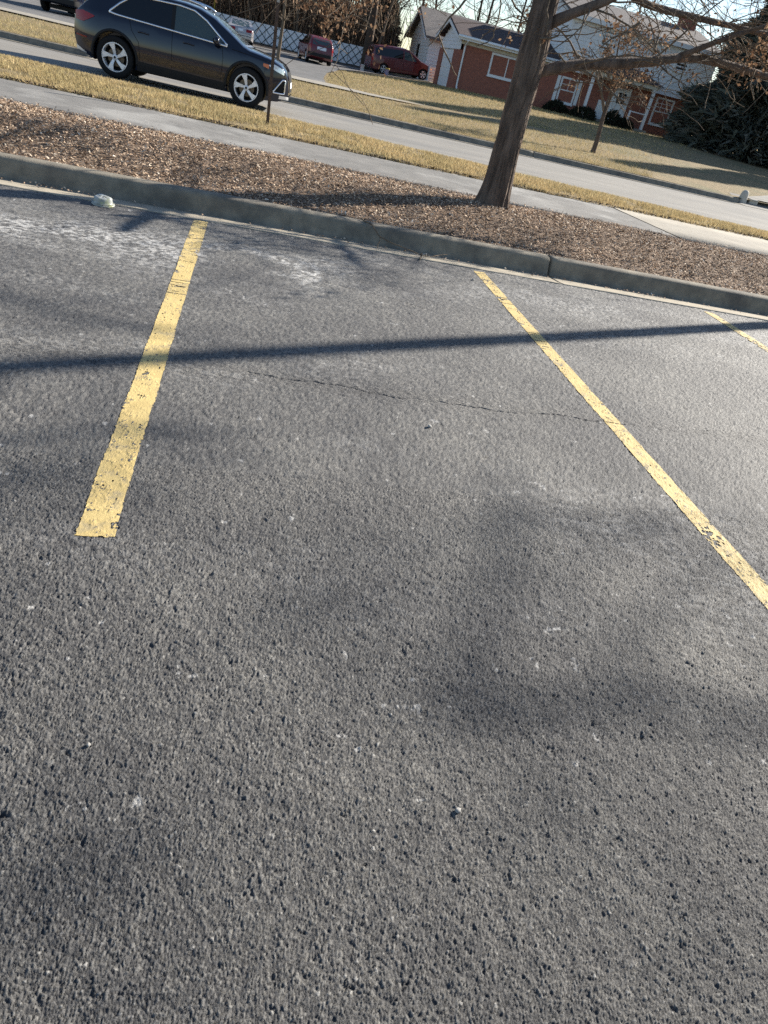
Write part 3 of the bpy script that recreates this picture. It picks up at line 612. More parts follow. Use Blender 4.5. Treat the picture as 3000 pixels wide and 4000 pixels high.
# ---- black SUV on the street
def black_suv():
    root = tag(empty('black_suv', (-1.56, 17.85, .104), R(-5.0)), 'black SUV with silver five spoke wheels driving on the street', 'car')
    wb = 1.34; wr = .372
    c = Car(top=[(-2.17,.80),(-2.15,.95),(-2.10,1.06),(-1.98,1.17),(-1.78,1.36),(-1.58,1.50),(-1.35,1.555),(-1.0,1.585),(-.5,1.605),(0,1.60),(.3,1.565),(.6,1.47),(.95,1.28),(1.22,1.12),(1.34,1.075),(1.6,1.045),(1.85,1.0),(2.03,.93),(2.14,.83),(2.20,.68),(2.215,.55)],
            bot=[(-2.17,.62),(-2.12,.42),(-1.9,.32),(-1.7,.24),(1.7,.22),(2.0,.24),(2.215,.32)],
            belt=[(-2.2,1.10),(-1.3,1.085),(.9,1.0),(1.3,.98),(2.2,.9)], wmax=.925, wroof=.60, zroof=1.62, crown=.07, tilt=.075)
    b = c.body('body', M['blackpaint'], root, [(-wb, wr+.01, .425), (wb, wr+.01, .425)], 100, 20, 10)
    for sd in (-1, 1):
        for xw in (-wb, wb):
            wheel(root, xw, sd*.80, wr, sd, .235)
        # glass
        lo = [(-1.45,1.12),(-1.30,1.10),(.9,1.015)]; up = [(-1.45,1.125),(-1.25,1.30),(-1.02,1.455),(-.7,1.49),(-.1,1.505),(.2,1.475),(.45,1.36),(.9,1.03)]
        c.side('rear_side_window', M['carglass'], root, (-1.42, -.24), lo, up, sd, .003, 30, 10)
        c.side('front_side_window', M['carglass2'], root, (-.17, .86), lo, up, sd, .003, 30, 10)
        c.line('window_trim', M['chrome'], root, up[::-1]+[(-1.45,1.12)]+lo[1:], sd, .021, .006, 6, 90)
        c.side('b_pillar', M['cladding'], root, (-.24, -.17), lo, up, sd, .006, 3, 8)
        p = np.array([(-1.35,.63,1.565),(-1.15,.655,1.61),(-.5,.665,1.645),(.05,.655,1.635),(.3,.635,1.60),(.42,.62,1.545)]); p[:, 1] *= sd
        MB().tube(p, .022, 8).build('roof_rail', M['chrome'], root, True)
        # cladding: arches and sill
        for xw in (-wb, wb):
            a = np.linspace(-.15, math.pi+.15, 26); c.line('arch_flare', M['cladding'], root, [(xw+.445*math.cos(q), wr+.01+.445*math.sin(q)) for q in a], sd, .028, -.008, 8, 40)
        c.side('sill_cladding', M['cladding'], root, (-.90, .90), [(-1, .23), (1, .23)], [(-1, .40), (1, .37)], sd, .012, 12, 5)
        c.side('door_crease', M['blackpaint'], root, (-.82, .86), [(-1, .47), (1, .44)], [(-1, .56), (1, .52)], sd, .012, 20, 5)
        # doors
        seam(c, root, [(-.20,1.05),(-.205,.8),(-.20,.42)], sd); seam(c, root, [(.80,1.0),(.83,.8),(.80,.42)], sd); seam(c, root, [(-1.05,1.08),(-1.0,.9),(-.86,.72),(-.84,.42)], sd)
        seam(c, root, [(1.0,.99),(1.3,.965),(1.8,.91)], sd)
        for hx in (-.78, .12):
            h = c.line('door_handle', M['blackpaint'], root, [(hx-.1,.905),(hx,.91),(hx+.12,.90)], sd, .016, .02, 6, 8)
        # mirror
        y0 = float(c.W(.72, 1.06))
        mir = MB(); m_ = np.linspace(0, math.pi, 9)
        mir.lathe([(.001, -.085), (.055, -.08), (.085, -.045), (.092, 0), (.085, .05), (.05, .085), (.001, .09)], 14, 'y', (0, 0, 0))
        mo = mir.build('mirror', M['blackpaint'], root, True); mo.location = (.70, sd*(y0+.14), 1.07); mo.scale = (.75, 1.05, .9)
        ms = MB().box(-.03, .03, -.09, .02, -.05, -.02).build('mirror_stalk', M['cladding'], root); ms.location = (.72, sd*(y0+.03), 1.05)
        mg = MB().lathe([(.001, 0), (.07, 0)], 14, 'x').build('mirror_glass', M['chrome'], mo); mg.location = (-.085, 0, 0)
        # lamps
        c.side('tail_lamp', M['redlamp'], root, (-2.12, -1.72), [(-2.12,.88),(-1.95,.86),(-1.72,.98)], [(-2.12,1.02),(-1.95,1.05),(-1.72,1.0)], sd, .008, 12, 6)
        c.side('headlamp', M['clearlamp'], root, (1.78, 2.10), [(1.78,.86),(1.9,.80),(2.10,.74)], [(1.78,.875),(1.9,.90),(2.10,.83)], sd, .008, 14, 6)
        c.side('side_marker', M['amber'], root, (1.66, 1.78), [(1.66,.83),(1.78,.80)], [(1.66,.88),(1.78,.875)], sd, .007, 6, 4)
        c.side('rear_reflector', M['redlamp'], root, (-2.12, -1.88), [(-2.2,.615),(-1.8,.60)], [(-2.2,.645),(-1.8,.615)], sd, .008, 8, 3)
        c.side('bumper_vent', M['dark'], root, (1.88, 2.14), [(1.88,.40),(2.14,.40)], [(1.88,.44),(2.14,.66)], sd, .004, 8, 5)
        c.line('vent_frame', M['chrome'], root, [(1.9,.41),(2.08,.66),(2.14,.64),(2.13,.40),(1.9,.40)], sd, .016, .004, 6, 26)
        c.side('rear_skid_trim', M['satin'], root, (-2.12, -1.9), [(-2.2,.40),(-1.9,.33)], [(-2.2,.49),(-1.9,.35)], sd, .012, 8, 4)
    c.end('windscreen', M['carglass2'], root, (-.66, .66), (1.12, 1.52), True, .005, 18, 12, .18)
    c.end('rear_window', M['carglass'], root, (-.58, .58), (1.17, 1.48), False, .005, 16, 10, .12)
    c.end('grille', M['dark'], root, (-.45, .45), (.42, .80), True, .008, 12, 8)
    c.end('number_plate', M['plate'], root, (-.26, .26), (.50, .61), True, .016, 4, 3)
    c.end('lower_lip', M['chrome'], root, (-.8, .8), (.30, .36), True, .012, 20, 3)
    c.end('rear_plate', M['plate'], root, (-.2, .2), (.80, .91), False, .01, 4, 3)
    c.end('hood_edge_trim', M['satin'], root, (-.62, .62), (1.085, 1.11), True, .01, 16, 3)
    MB().box(-1.7, 1.7, -.62, .62, .20, .34).build('underbody', M['cladding'], root)
    return root
black_suv()

def simple_car(name, label, loc, rz, paint, c, wb, wr, glassm, details, pitch=0, group=None, wy=None):
    root = tag(empty(name, loc, rz), label, 'car', group); root.rotation_euler = (0, -pitch, rz)
    c.body('body', paint, root, [(wb[0], wr, wr+.05), (wb[1], wr, wr+.05)], 70, 14, 8)
    for sd in (-1, 1):
        for xw in wb: wheel(root, xw, sd*(wy or c.wmax-.12), wr, sd, .2, 'plain', .66)
    MB().box(wb[0]-.3, wb[1]+.3, -.55, .55, .17, .32).build('underbody', M['cladding'], root)
    details(c, root)
    return root
G = 'cars parked on the driveway beyond the lawn'
def d_sedan(c, r):
    c.end('rear_window', M['carglass2'], r, (-.60, .60), (1.02, 1.34), False, .006, 14, 8, .12)
    for sd in (-1, 1):
        c.end('tail_lamp', M['redlamp'], r, tuple(sorted((sd*.36, sd*.80))), (.74, .90), False, .008, 8, 5)
        c.side('side_window', M['carglass'], r, (-1.1, .8), [(-1.2,.98),(.8,.95)], [(-1.2,.99),(-.8,1.30),(0,1.34),(.45,1.25),(.8,.97)], sd)
    c.end('number_plate', M['plate'], r, (-.17, .17), (.74, .88), False, .012, 4, 3)
    c.end('bumper', M['silver'], r, (-.84, .84), (.40, .60), False, .03, 18, 5)
    c.end('bumper_strip', M['cladding'], r, (-.85, .85), (.50, .53), False, .034, 18, 2)
    c.end('boot_seam', M['dark'], r, (-.7, .7), (.655, .665), False, .007, 14, 2)
sed = Car(top=[(-2.35,.55),(-2.33,.80),(-2.25,.93),(-1.75,1.0),(-1.45,1.12),(-.95,1.38),(-.3,1.42),(.3,1.40),(1.1,1.0),(1.8,.92),(2.2,.80),(2.32,.6)], bot=[(-2.35,.36),(-2.1,.24),(2.1,.22),(2.32,.3)], belt=[(-2.4,.95),(2.3,.9)], wmax=.89, wroof=.60, zroof=1.43, crown=.06)
simple_car('silver_sedan', 'silver sedan parked with its red tail lamps towards the street', (-1.72, 57.2, float(zl(-1.7, 55))+.05), R(93), M['silver'], sed, (-1.32, 1.36), .31, None, d_sedan, group=G)
def d_hatch(c, r):
    c.end('rear_window', M['carglass2'], r, (-.62, .62), (1.02, 1.36), False, .006, 14, 8, .14)
    for sd in (-1, 1):
        c.end('tail_lamp', M['redlamp'], r, tuple(sorted((sd*.66, sd*.82))), (.80, 1.04), False, .008, 6, 6)
        c.side('side_window', M['carglass'], r, (-1.75, .85), [(-1.8,1.0),(.85,.97)], [(-1.8,1.02),(-1.6,1.34),(-.3,1.44),(.35,1.36),(.85,.99)], sd)
        y0 = float(c.W(.7, 1.0)); MB().box(-.06, .06, -.08, .1, -.06, .07).build('mirror', M['cladding'], r).location = (.72, sd*(y0+.08), 1.03)
    c.end('number_plate', M['plate'], r, (-.30, .30), (.78, .95), False, .014, 4, 3)
    c.end('bumper', M['cladding'], r, (-.84, .84), (.42, .60), False, .035, 18, 5)
    c.end('tailgate_seam', M['dark'], r, (-.75, .75), (.64, .65), False, .008, 14, 2)
hat = Car(top=[(-2.1,.55),(-2.09,.85),(-2.02,1.02),(-1.88,1.3),(-1.7,1.44),(-1.3,1.50),(-.4,1.52),(.3,1.44),(1.05,1.03),(1.8,.95),(2.1,.82),(2.2,.6)], bot=[(-2.1,.40),(-1.9,.28),(2.0,.26),(2.2,.34)], belt=[(-2.2,1.0),(2.2,.93)], wmax=.87, wroof=.60, zroof=1.53, crown=.06)
simple_car('red_hatchback', 'dark red hatchback parked rear end to the street', (3.35, 54.0, float(zl(3.3, 53))+.05), R(98), M['redpaint'], hat, (-1.3, 1.3), .33, None, d_hatch, group=G)
def d_van(c, r):
    c.end('rear_window', M['carglass'], r, (-.64, .64), (1.12, 1.56), False, .006, 12, 8, .1)
    for sd in (-1, 1):
        c.side('tail_lamp', M['redlamp'], r, (-2.42, -2.28), [(-2.5,.78),(-2.2,.78)], [(-2.5,1.08),(-2.2,1.04)], sd, .012, 5, 5)
        c.side('turn_lamp', M['amber'], r, (-2.42, -2.28), [(-2.5,1.08),(-2.2,1.05)], [(-2.5,1.18),(-2.2,1.16)], sd, .012, 5, 3)
        c.side('rear_side_window', M['carglass'], r, (-2.2, -.1), [(-2.3,1.12),(0,1.07)], [(-2.3,1.5),(-1.9,1.57),(0,1.58)], sd, .004, 20, 8)
        c.side('front_side_window', M['carglass2'], r, (0, 1.05), [(-.1,1.07),(1.1,1.02)], [(-.1,1.57),(.35,1.5),(1.05,1.03)], sd, .004, 20, 8)
        seam(c, r, [(-.05,1.07),(-.05,.4)], sd, .008); seam(c, r, [(-1.15,1.1),(-1.15,.4)], sd, .008)
        c.line('door_handle', M['cladding'], r, [(-.32,.98),(-.15,.98)], sd, .018, .02, 6, 4); c.line('door_handle', M['cladding'], r, [(.12,.97),(.28,.97)], sd, .018, .02, 6, 4)
        c.side('turn_signal', M['amber'], r, (2.05, 2.25), [(2,.72),(2.3,.66)], [(2,.80),(2.3,.76)], sd, .01, 5, 3)
        y0 = float(c.W(.95, 1.1)); MB().box(-.06, .06, -.1, .1, -.08, .08).build('mirror', M['maroon'], r).location = (.95, sd*(y0+.1), 1.1)
    c.end('windscreen', M['carglass2'], r, (-.68, .68), (1.12, 1.60), True, .006, 14, 10, .15)
    c.end('bumper', M['maroon'], r, (-.88, .88), (.40, .62), False, .035, 18, 5)
van = Car(top=[(-2.45,.6),(-2.44,.95),(-2.36,1.2),(-2.22,1.6),(-2.0,1.70),(-1,1.75),(0,1.74),(.45,1.66),(1.3,1.14),(1.7,1.02),(2.15,.86),(2.35,.66),(2.4,.5)], bot=[(-2.45,.40),(-2.2,.26),(2.2,.23),(2.4,.3)], belt=[(-2.5,1.08),(2.4,.95)], wmax=.95, wroof=.70, zroof=1.76, crown=.07)
simple_car('maroon_minivan', 'maroon minivan parked nose towards the white garage', (9.75, 57.0, .80), R(10), M['maroon'], van, (-1.5, 1.55), .335, None, d_van, pitch=R(4.2), group=G)
def d_dark(c, r):
    c.end('rear_window', M['carglass'], r, (-.66, .66), (1.18, 1.55), False, .006, 12, 8, .1)
    for sd in (-1, 1):
        c.end('tail_lamp', M['clearlamp'], r, tuple(sorted((sd*.72, sd*.88))), (.75, 1.15), False, .01, 6, 6)  # pale lenses put a sun glint into the lamp colour
        c.side('side_window', M['carglass'], r, (-2.1, .9), [(-2.2,1.15),(1,1.08)], [(-2.2,1.5),(.3,1.55),(.9,1.1)], sd)
    c.end('number_plate', M['plate'], r, (-.16, .16), (.78, .93), False, .012, 4, 3)
    c.end('bumper', M['chrome'], r, (.45, .92), (.48, .64), False, .05, 12, 4); c.end('bumper', M['cladding'], r, (-.92, .45), (.44, .62), False, .045, 18, 4)
drk = Car(top=[(-2.45,.6),(-2.44,1.05),(-2.36,1.3),(-2.2,1.62),(-2.0,1.72),(-.4,1.78),(.35,1.68),(1.0,1.2),(1.9,1.10),(2.3,.95),(2.4,.6)], bot=[(-2.45,.45),(-2.2,.36),(2.2,.34),(2.4,.42)], belt=[(-2.5,1.12),(2.4,1.05)], wmax=.95, wroof=.70, zroof=1.8, crown=.06)
simple_car('dark_parked_suv', 'dark SUV cut off by the upper left frame edge', (-8.55, 39.9, .30), R(82), M['blackpaint'], drk, (-1.45, 1.45), .37, None, d_dark, group=G)
finish_booleans()

# ================================================================ HOUSE
HY = 49.0
house = tag(empty('brick_house', (20, HY, 1.0)), 'red brick house with white upper siding and a low garage wing', 'house')
HO = Vector((20, HY, 1.0))
def hb(name, mt, x0, x1, y0, y1, z0, z1, parent=house, org=HO):
    mb = MB().box(x0-org.x, x1-org.x, y0-org.y, y1-org.y, z0-org.z, z1-org.z); return mb.build(name, mt, parent)
def clap(x0, x1, y, z0, z1, parent, org, ax='x', step=.2, clip=None, mt=None):
    """clapboards: each a wedge board of its own"""
    z = z0
    while z < z1-.01:
        a, b = x0, x1
        if clip: a, b = clip(z+step*.5)
        if b-a > .05:
            zz = min(z+step, z1)
            if ax == 'x': mb = MB().prism([(y-.028-org.y, z-org.z), (y-org.y, z-org.z), (y-org.y, zz-org.z), (y-.006-org.y, zz-org.z)], 'x', a-org.x, b-org.x)
            else: mb = MB().prism([(y-.028-org.x, z-org.z), (y-org.x, z-org.z), (y-org.x, zz-org.z), (y-.006-org.x, zz-org.z)], 'y', a-org.y, b-org.y)
            mb.build('clapboard', mt or M['siding'], parent)
        z += step
def window(x0, x1, z0, z1, y, parent=house, org=HO, rows=(3, 3), lower=(1, 1), fw=.11, slider=False):
    f = MB(); o = org
    X0, X1, Z0, Z1, Yf = x0-o.x, x1-o.x, z0-o.z, z1-o.z, y-o.y
    f.box(X0-fw, X0, Yf-.05, Yf+.02, Z0-fw, Z1+fw); f.box(X1, X1+fw, Yf-.05, Yf+.02, Z0-fw, Z1+fw); f.box(X0, X1, Yf-.05, Yf+.02, Z1, Z1+fw); f.box(X0-.04-fw, X1+.04+fw, Yf-.085, Yf+.02, Z0-fw-.05, Z0-fw); f.box(X0, X1, Yf-.05, Yf+.02, Z0-fw, Z0)
    wi = f.build('window', M['trim'], parent)
    mid = (Z0+Z1)/2
    def panes(a, b, c, d, nx, nz):
        g = .035
        for i in range(nx):
            for j in range(nz):
                xa = a+(b-a)*i/nx; xb = a+(b-a)*(i+1)/nx; za = c+(d-c)*j/nz; zb = c+(d-c)*(j+1)/nz
                MB().box(xa+g/2, xb-g/2, Yf+.012, Yf+.02, za+g/2, zb-g/2).build('pane', M['winglass'], wi)
    bars = MB()
    if slider:
        m_ = X0+(X1-X0)*.66; bars.box(m_-.03, m_+.03, Yf-.03, Yf+.02, Z0, Z1); panes(X0, m_-.03, Z0, Z1, 1, 1); panes(m_+.03, X1, Z0, Z1, 1, 1)
    else:
        bars.box(X0, X1, Yf-.02, Yf+.02, mid-.03, mid+.03); panes(X0, X1, mid+.03, Z1, *rows); panes(X0, X1, Z0, mid-.03, *lower)
        for i in range(1, rows[0]): q = X0+(X1-X0)*i/rows[0]; bars.box(q-.015, q+.015, Yf-.004, Yf+.011, mid+.03, Z1)
        for j in range(1, rows[1]): q = mid+.03+(Z1-mid-.03)*j/rows[1]; bars.box(X0, X1, Yf-.006, Yf+.010, q-.015, q+.015)
    bars.build('muntins', M['trim'], wi)
    return wi
# garage wing
WX0, WX1, WY1, WE, WR = 11.96, 18.6, 54.8, 3.72, 4.62
hb('garage_wall', M['brick'], WX0, WX1, HY, HY+.2, .6, 3.55)
hb('garage_wall', M['brick'], WX0, WX0+.2, HY+.201, 50.7, .6, 3.05); hb('garage_wall', M['brick'], WX0, WX0+.2, 53.9, WY1, .6, 3.05); hb('garage_wall', M['brick'], WX0, WX1, WY1, WY1+.2, .6, 3.5)
hb('garage_door', M['trim'], WX0+.10, WX0+.16, 50.7, 53.9, .9, 3.05)
for i in range(4): hb('door_panel', M['trim'], WX0+.07, WX0+.098, 50.76, 53.84, .95+i*.53, .95+i*.53+.48)
wm = (HY+WY1)/2
def wclip(z): 
    t = max(0, (z-3.45))/(WR-3.45-.05); return (HY+(wm-HY)*t, WY1-(WY1-wm)*t)
clap(0, 0, WX0, 3.07, WR-.1, house, HO, 'y', .2, wclip)
g_ = MB().prism([(HY-HO.y, 3.05-HO.z), (WY1-HO.y, 3.05-HO.z), (WY1-HO.y, 3.42-HO.z), (wm-HO.y, WR-.12-HO.z), (HY-HO.y, 3.42-HO.z)], 'x', WX0+.005-HO.x, WX0+.15-HO.x).build('gable_board', M['siding'], house)
ov = .45
def roof_slab(poly, x0, x1, name, mt, parent=house, org=HO): return MB().prism([(p[0]-org.y, p[1]-org.z) for p in poly], 'x', x0-org.x, x1-org.x).build(name, mt, parent)
roof_slab([(HY-ov, WE-.02), (wm, WR), (WY1+ov, WE-.02), (WY1+ov, WE+.08), (wm, WR+.13), (HY-ov, WE+.08)], WX0-.4, WX1, 'garage_roof', M['roof'])
for sgn, yb in ((1, HY-ov), (-1, WY1+ov)):   # rake boards
    roof_slab([(yb+sgn*.01, WE-.20), (yb+sgn*.01, WE-.025), (wm, WR-.005), (wm, WR-.18)], WX0-.43, WX0-.38, 'rake_board', M['trim'])
hb('fascia', M['trim'], WX0-.4, WX1, HY-ov-.03, HY-ov, WE-.17, WE+.07)
hb('soffit', M['cream'], WX0-.38, WX1, HY-ov+.002, HY-.002, WE-.16, WE-.12); hb('frieze_board', M['cream'], WX0, WX1, HY-.03, HY-.001, WE-.36, WE-.162)
MB().tube([(WX0-.38-HO.x, HY-ov-.09-HO.y, WE-.02-HO.z), (WX1-HO.x, HY-ov-.09-HO.y, WE-.02-HO.z)], .06, 8).build('gutter', M['trim'], house, True)
def downspout(x, ztop, zbot, y, yt=None):
    yt = yt or y-.35
    return MB().tube([(x-HO.x, yt-HO.y, ztop-HO.z), (x-HO.x, y-.06-HO.y, ztop-.3-HO.z), (x-HO.x, y-.06-HO.y, zbot+.15-HO.z), (x-HO.x, y-.3-HO.y, zbot-HO.z)], .055, 6).build('downspout', M['trim'], house)
downspout(WX0+.25, WE-.15, .98, HY, HY-ov-.08)
window(14.15, 15.75, 2.20, 3.22, HY, slider=True)
# main block
MX0, MX1, MY1, SB, ME = 18.6, 29.05, 57.0, 3.42, 6.15
hb('brick_wall', M['brick'], MX0, MX1, HY, HY+.25, .7, SB); hb('brick_wall', M['brick'], MX0, MX0+.25, HY+.251, MY1, .7, SB); hb('brick_wall', M['brick'], MX1-.25, MX1, HY+.251, MY1, .7, SB)
UF = HY-.35
hb('upper_wall', M['siding'], MX0+.01, MX1-.01, UF+.002, HY+.24, SB, ME+.1); hb('upper_wall', M['siding'], MX0, MX0+.2, HY+.241, MY1, SB, ME); hb('upper_wall', M['siding'], MX1-.2, MX1, HY+.241, MY1, SB, ME)
clap(MX0, MX1, UF, SB, ME-.05, house, HO, 'x', .205)
clap(0, 0, MX0, SB+.4, ME+1.2, house, HO, 'y', .205, lambda z: (HY+.3+max(0, z-ME)*3.0, MY1-max(0, z-ME)*3.0))
hb('corner_board', M['trim'], MX1-.02, MX1+.10, UF-.04, UF+.10, SB, ME); hb('corner_board', M['trim'], MX0-.10, MX0+.02, UF-.04, UF+.10, SB, ME)
for x in (MX0+.08, MX1-.08): MB().lathe([(.001, -.32), (.07, -.24), (.09, -.14), (.06, -.05), (.09, 0)], 10).build('pendant', M['cream'], house, True).location = (x-HO.x, UF+.1-HO.y, SB-HO.z)
mm = (HY+MY1)/2; MR = 7.45
roof_slab([(UF-.4, ME), (mm, MR), (MY1+.4, ME), (MY1+.4, ME+.12), (mm, MR+.14), (UF-.4, ME+.12)], MX0-.3, MX1+.35, 'main_roof', M['roof2'])
hb('fascia', M['trim'], MX0-.3, MX1+.35, UF-.44, UF-.40, ME-.12, ME+.11); hb('soffit', M['trim'], MX0-.28, MX1+.33, UF-.399, UF-.03, ME-.10, ME-.06)
for xg in (MX0, MX1-.15): roof_slab([(HY, ME), (MY1, ME), (mm, MR-.05)], xg, xg+.15, 'gable_wall', M['siding'])
ch = MB().box(27.9-HO.x, 28.9-HO.x, 52.6-HO.y, 53.5-HO.y, 6.6-HO.z, 8.25-HO.z).build('chimney', M['brick'], house); MB().box(27.82-HO.x, 28.98-HO.x, 52.52-HO.y, 53.58-HO.y, 8.25-HO.z, 8.37-HO.z).build('chimney_cap', M['brick'], ch)
window(26.2, 27.35, 1.78, 3.16, HY, rows=(3, 3))
window(26.35, 27.15, 4.92, 5.86, UF-.03, rows=(2, 2)); window(20.8, 21.6, 4.92, 5.86, UF-.03, rows=(2, 2))
window(19.15, 20.15, 1.72, 2.95, HY, rows=(2, 2))
for x in (18.75, 20.32): hb('shutter', M['trim'], x, x+.22, HY-.05, HY-.001, 1.65, 3.05)
# entry porch
pf = 47.45
hb('porch_slab', M['slab'], 20.4, 25.3, pf-.1, HY-.001, .7, 1.22)
hb('front_door', M['trim'], 23.05, 23.95, HY-.10, HY-.03, 1.23, 3.2)
for j in range(2): hb('door_pane', M['winglass'], 23.2, 23.5, HY-.108, HY-.101, 2.35+j*.33, 2.63+j*.33)
for j in range(2): hb('door_pane', M['winglass'], 23.54, 23.82, HY-.108, HY-.101, 2.35+j*.33, 2.63+j*.33)
hb('door_frame', M['trim'], 22.88, 23.04, HY-.08, HY-.001, 1.22, 3.28); hb('door_frame', M['trim'], 23.96, 24.12, HY-.08, HY-.001, 1.22, 3.28); hb('storm_panel', M['plastic'], 22.0, 22.55, HY-.09, HY-.02, 1.24, 2.3)
for x in (20.55, 24.95):
    co = hb('porch_post', M['trim'], x-.08, x+.08, pf, pf+.16, 1.2, 3.5); hb('post_cap', M['trim'], x-.12, x+.12, pf-.04, pf+.2, 3.38, 3.499)
hb('porch_beam', M['cream'], 20.3, 25.2, pf-.05, pf+.2, 3.5, 3.72); hb('porch_beam', M['cream'], 20.3, 20.5, pf+.201, UF-.03, 3.5, 3.72); hb('porch_beam', M['cream'], 25.0, 25.2, pf+.201, UF-.03, 3.5, 3.72)
MB().add([(p[0]-HO.x, p[1]-HO.y, p[2]-HO.z) for p in [(20.1, pf-.25, 3.73), (25.4, pf-.25, 3.73), (25.4, UF-.03, 3.73), (20.1, UF-.03, 3.73), (21.3, UF-.03, 4.35), (24.2, UF-.03, 4.35)]], [(0, 1, 5, 4), (1, 2, 5), (0, 4, 3), (0, 3, 2, 1), (2, 3, 4, 5)]).build('porch_roof', M['roof'], house)
for x in (23.75,): hb('rail_post', M['trim'], x-.05, x+.05, pf-.01, pf+.09, 1.2, 2.15)
hb('hand_rail', M['trim'], 23.801, 24.868, pf+.01, pf+.06, 2.06, 2.12)
for i in range(4): hb('baluster', M['post'], 24.0+i*.2, 24.02+i*.2, pf+.02, pf+.04, 1.22, 2.06)
hb('foundation', M['concrete'], MX0-.01, MX1+.01, HY-.02, HY-.001, .7, 1.12)

# ---- white garage behind
OB = Vector((12.2, 64, .9)); ob = tag(empty('white_garage', OB), 'white clapboard garage with a steep gable behind the minivan', 'garage')
hb('wall', M['siding'], 12.2, 12.4, 60, 68, .6, 3.7, ob, OB); hb('wall', M['siding'], 12.401, 22, 60, 60.2, .6, 3.7, ob, OB)
clap(60, 68, 12.2, .9, 5.3, ob, OB, 'y', .22, lambda z: (60+max(0, z-3.7)/1.75*4, 68-max(0, z-3.7)/1.75*4)); clap(12.2, 22, 60, .9, 3.65, ob, OB, 'x', .22)
roof_slab([(59.4, 3.55), (64, 5.45), (68.6, 3.55), (68.6, 3.7), (64, 5.62), (59.4, 3.7)], 11.7, 22.4, 'roof', M['roof2'], ob, OB)
roof_slab([(60, 3.7), (68, 3.7), (64, 5.42)], 12.21, 12.35, 'gable_wall', M['siding'], ob, OB)
for sgn, yb in ((1, 59.4), (-1, 68.6)): roof_slab([(yb, 3.38), (yb, 3.54), (64, 5.44), (64, 5.26)], 11.66, 11.72, 'rake_board', M['trim'], ob, OB)
hb('doorway', M['dark'], 12.15, 12.17, 63.4, 64.5, 1.0, 3.2, ob, OB); hb('door_trim', M['trim'], 12.13, 12.168, 63.25, 63.399, 1.0, 3.3, ob, OB)

# ================================================================ FENCE AND SMALL THINGS
FY = 62.0
fz = lambda x: float(zl(x, FY))
fence = tag(empty('lattice_fence', (1, FY, .7)), 'white panel fence crossed by dark diagonal lattice behind the parked cars', 'fence')
FX0, FX1, FH = -8.0, 9.6, 1.26
npan = 11; pw = (FX1-FX0)/npan
for i in range(npan):
    a = FX0+i*pw; z0 = fz(a+pw/2)+.05
    MB().box(a-1+.012, a-1+pw-.012, .02, .05, z0-.7, z0-.7+FH).build('panel', M['fencewhite'], fence)
    MB().box(a-1-.03, a-1+.03, .055, .115, z0-.7-.1, z0-.7+FH+.06).build('post', M['lattice'], fence)
st_ = .60; k = 0; x = FX0-FH
while x < FX1:
    for d in (1, -1):
        x0, x1 = (x, x+FH) if d == 1 else (x+FH, x)
        t0 = 0.; t1 = 1.
        for lim, sg in ((FX0, 1), (FX1, -1)):
            fa, fb = sg*(x0-lim), sg*(x1-lim)
            if fa < 0 and fb < 0: t0, t1 = 1, 0
            elif fa < 0: t0 = max(t0, fa/(fa-fb))
            elif fb < 0: t1 = min(t1, fa/(fa-fb))
        if t1-t0 > .1:
            xa, xb = x0+(x1-x0)*t0, x0+(x1-x0)*t1; z0 = fz((xa+xb)/2)+.05-.7; y = -.012 if d == 1 else .004
            za, zb = z0+FH*t0, z0+FH*t1; w2 = .021; s = 1 if d == 1 else -1
            n_ = (-(zb-za), xb-xa); ln = math.hypot(*n_); n_ = (n_[0]/ln*w2, n_[1]/ln*w2)
            MB().prism([(xa-1+n_[0], za+n_[1]), (xa-1-n_[0], za-n_[1]), (xb-1-n_[0], zb-n_[1]), (xb-1+n_[0], zb+n_[1])], 'y', y, y+.012).build('slat', M['lattice'], fence)
    x += st_
MB().box(FX0-1, FX1-1, -.03, -.014, .0, .03).build('bottom_rail', M['lattice'], fence)

# sign post in the verge
px, py = .16, 13.28
pz = float(zv(np.array(px), np.array(py)))
post = tag(empty('sign_post', (px, py, pz)), 'thin rusty metal post standing alone in the grass verge', 'post')
MB().prism([(-.026, -.012), (.026, -.012), (.026, .0), (.014, .004), (.010, .022), (-.010, .022), (-.014, .004), (-.026, 0)], 'z', -.3, 1.70).build('channel', M['post'], post)
MB().prism([(-.024, -.0135), (.024, -.0135), (.024, .001), (.009, .023), (-.009, .023), (-.024, .001)], 'z', 1.70, 1.75).build('bare_tip', M['galv'], post)
for i in range(6): MB().lathe([(.001, 0), (.0055, 0)], 8, 'y').build('bolt_hole', M['dark'], post).location = (0, -.0126, .5+i*.2)

# buckets beside the van
def bucket(loc, body, lid, label):
    r = tag(empty('bucket', loc), label, 'bucket', 'buckets beside the minivan')
    MB().lathe([(.001, 0), (.125, 0), (.128, .01), (.15, .36), (.158, .362), (.158, .385), (.148, .385), (.124, .02), (.001, .015)], 20).build('pail', body, r, True)
    if lid: MB().lathe([(.001, .40), (.15, .40), (.163, .395), (.163, .33), (.1515, .33)], 20).build('lid', lid, r, True)
    a = np.linspace(0, math.pi, 12); MB().tube([(.16*math.cos(q), -.02-.10*math.sin(q), .34-.12*math.sin(q)) for q in a], .006, 5).build('handle', M['galv'], r, True)
bucket((6.82, 55.3, float(zl(6.8, 55.3))+.03), M['plastic'], None, 'white open bucket standing behind the minivan')
M['lilac'] = mat('lilac_plastic', (.38, .34, .48), rough=.4)
bucket((8.62, 55.4, float(zl(8.6, 55.4))+.06), M['lilac'], M['yellow'], 'pale purple bucket with a yellow lid beside the minivan')
ru = tag(empty('white_crate', (12.05, 56.4, .95), R(10)), 'white slatted crate by the minivan nose', 'crate')
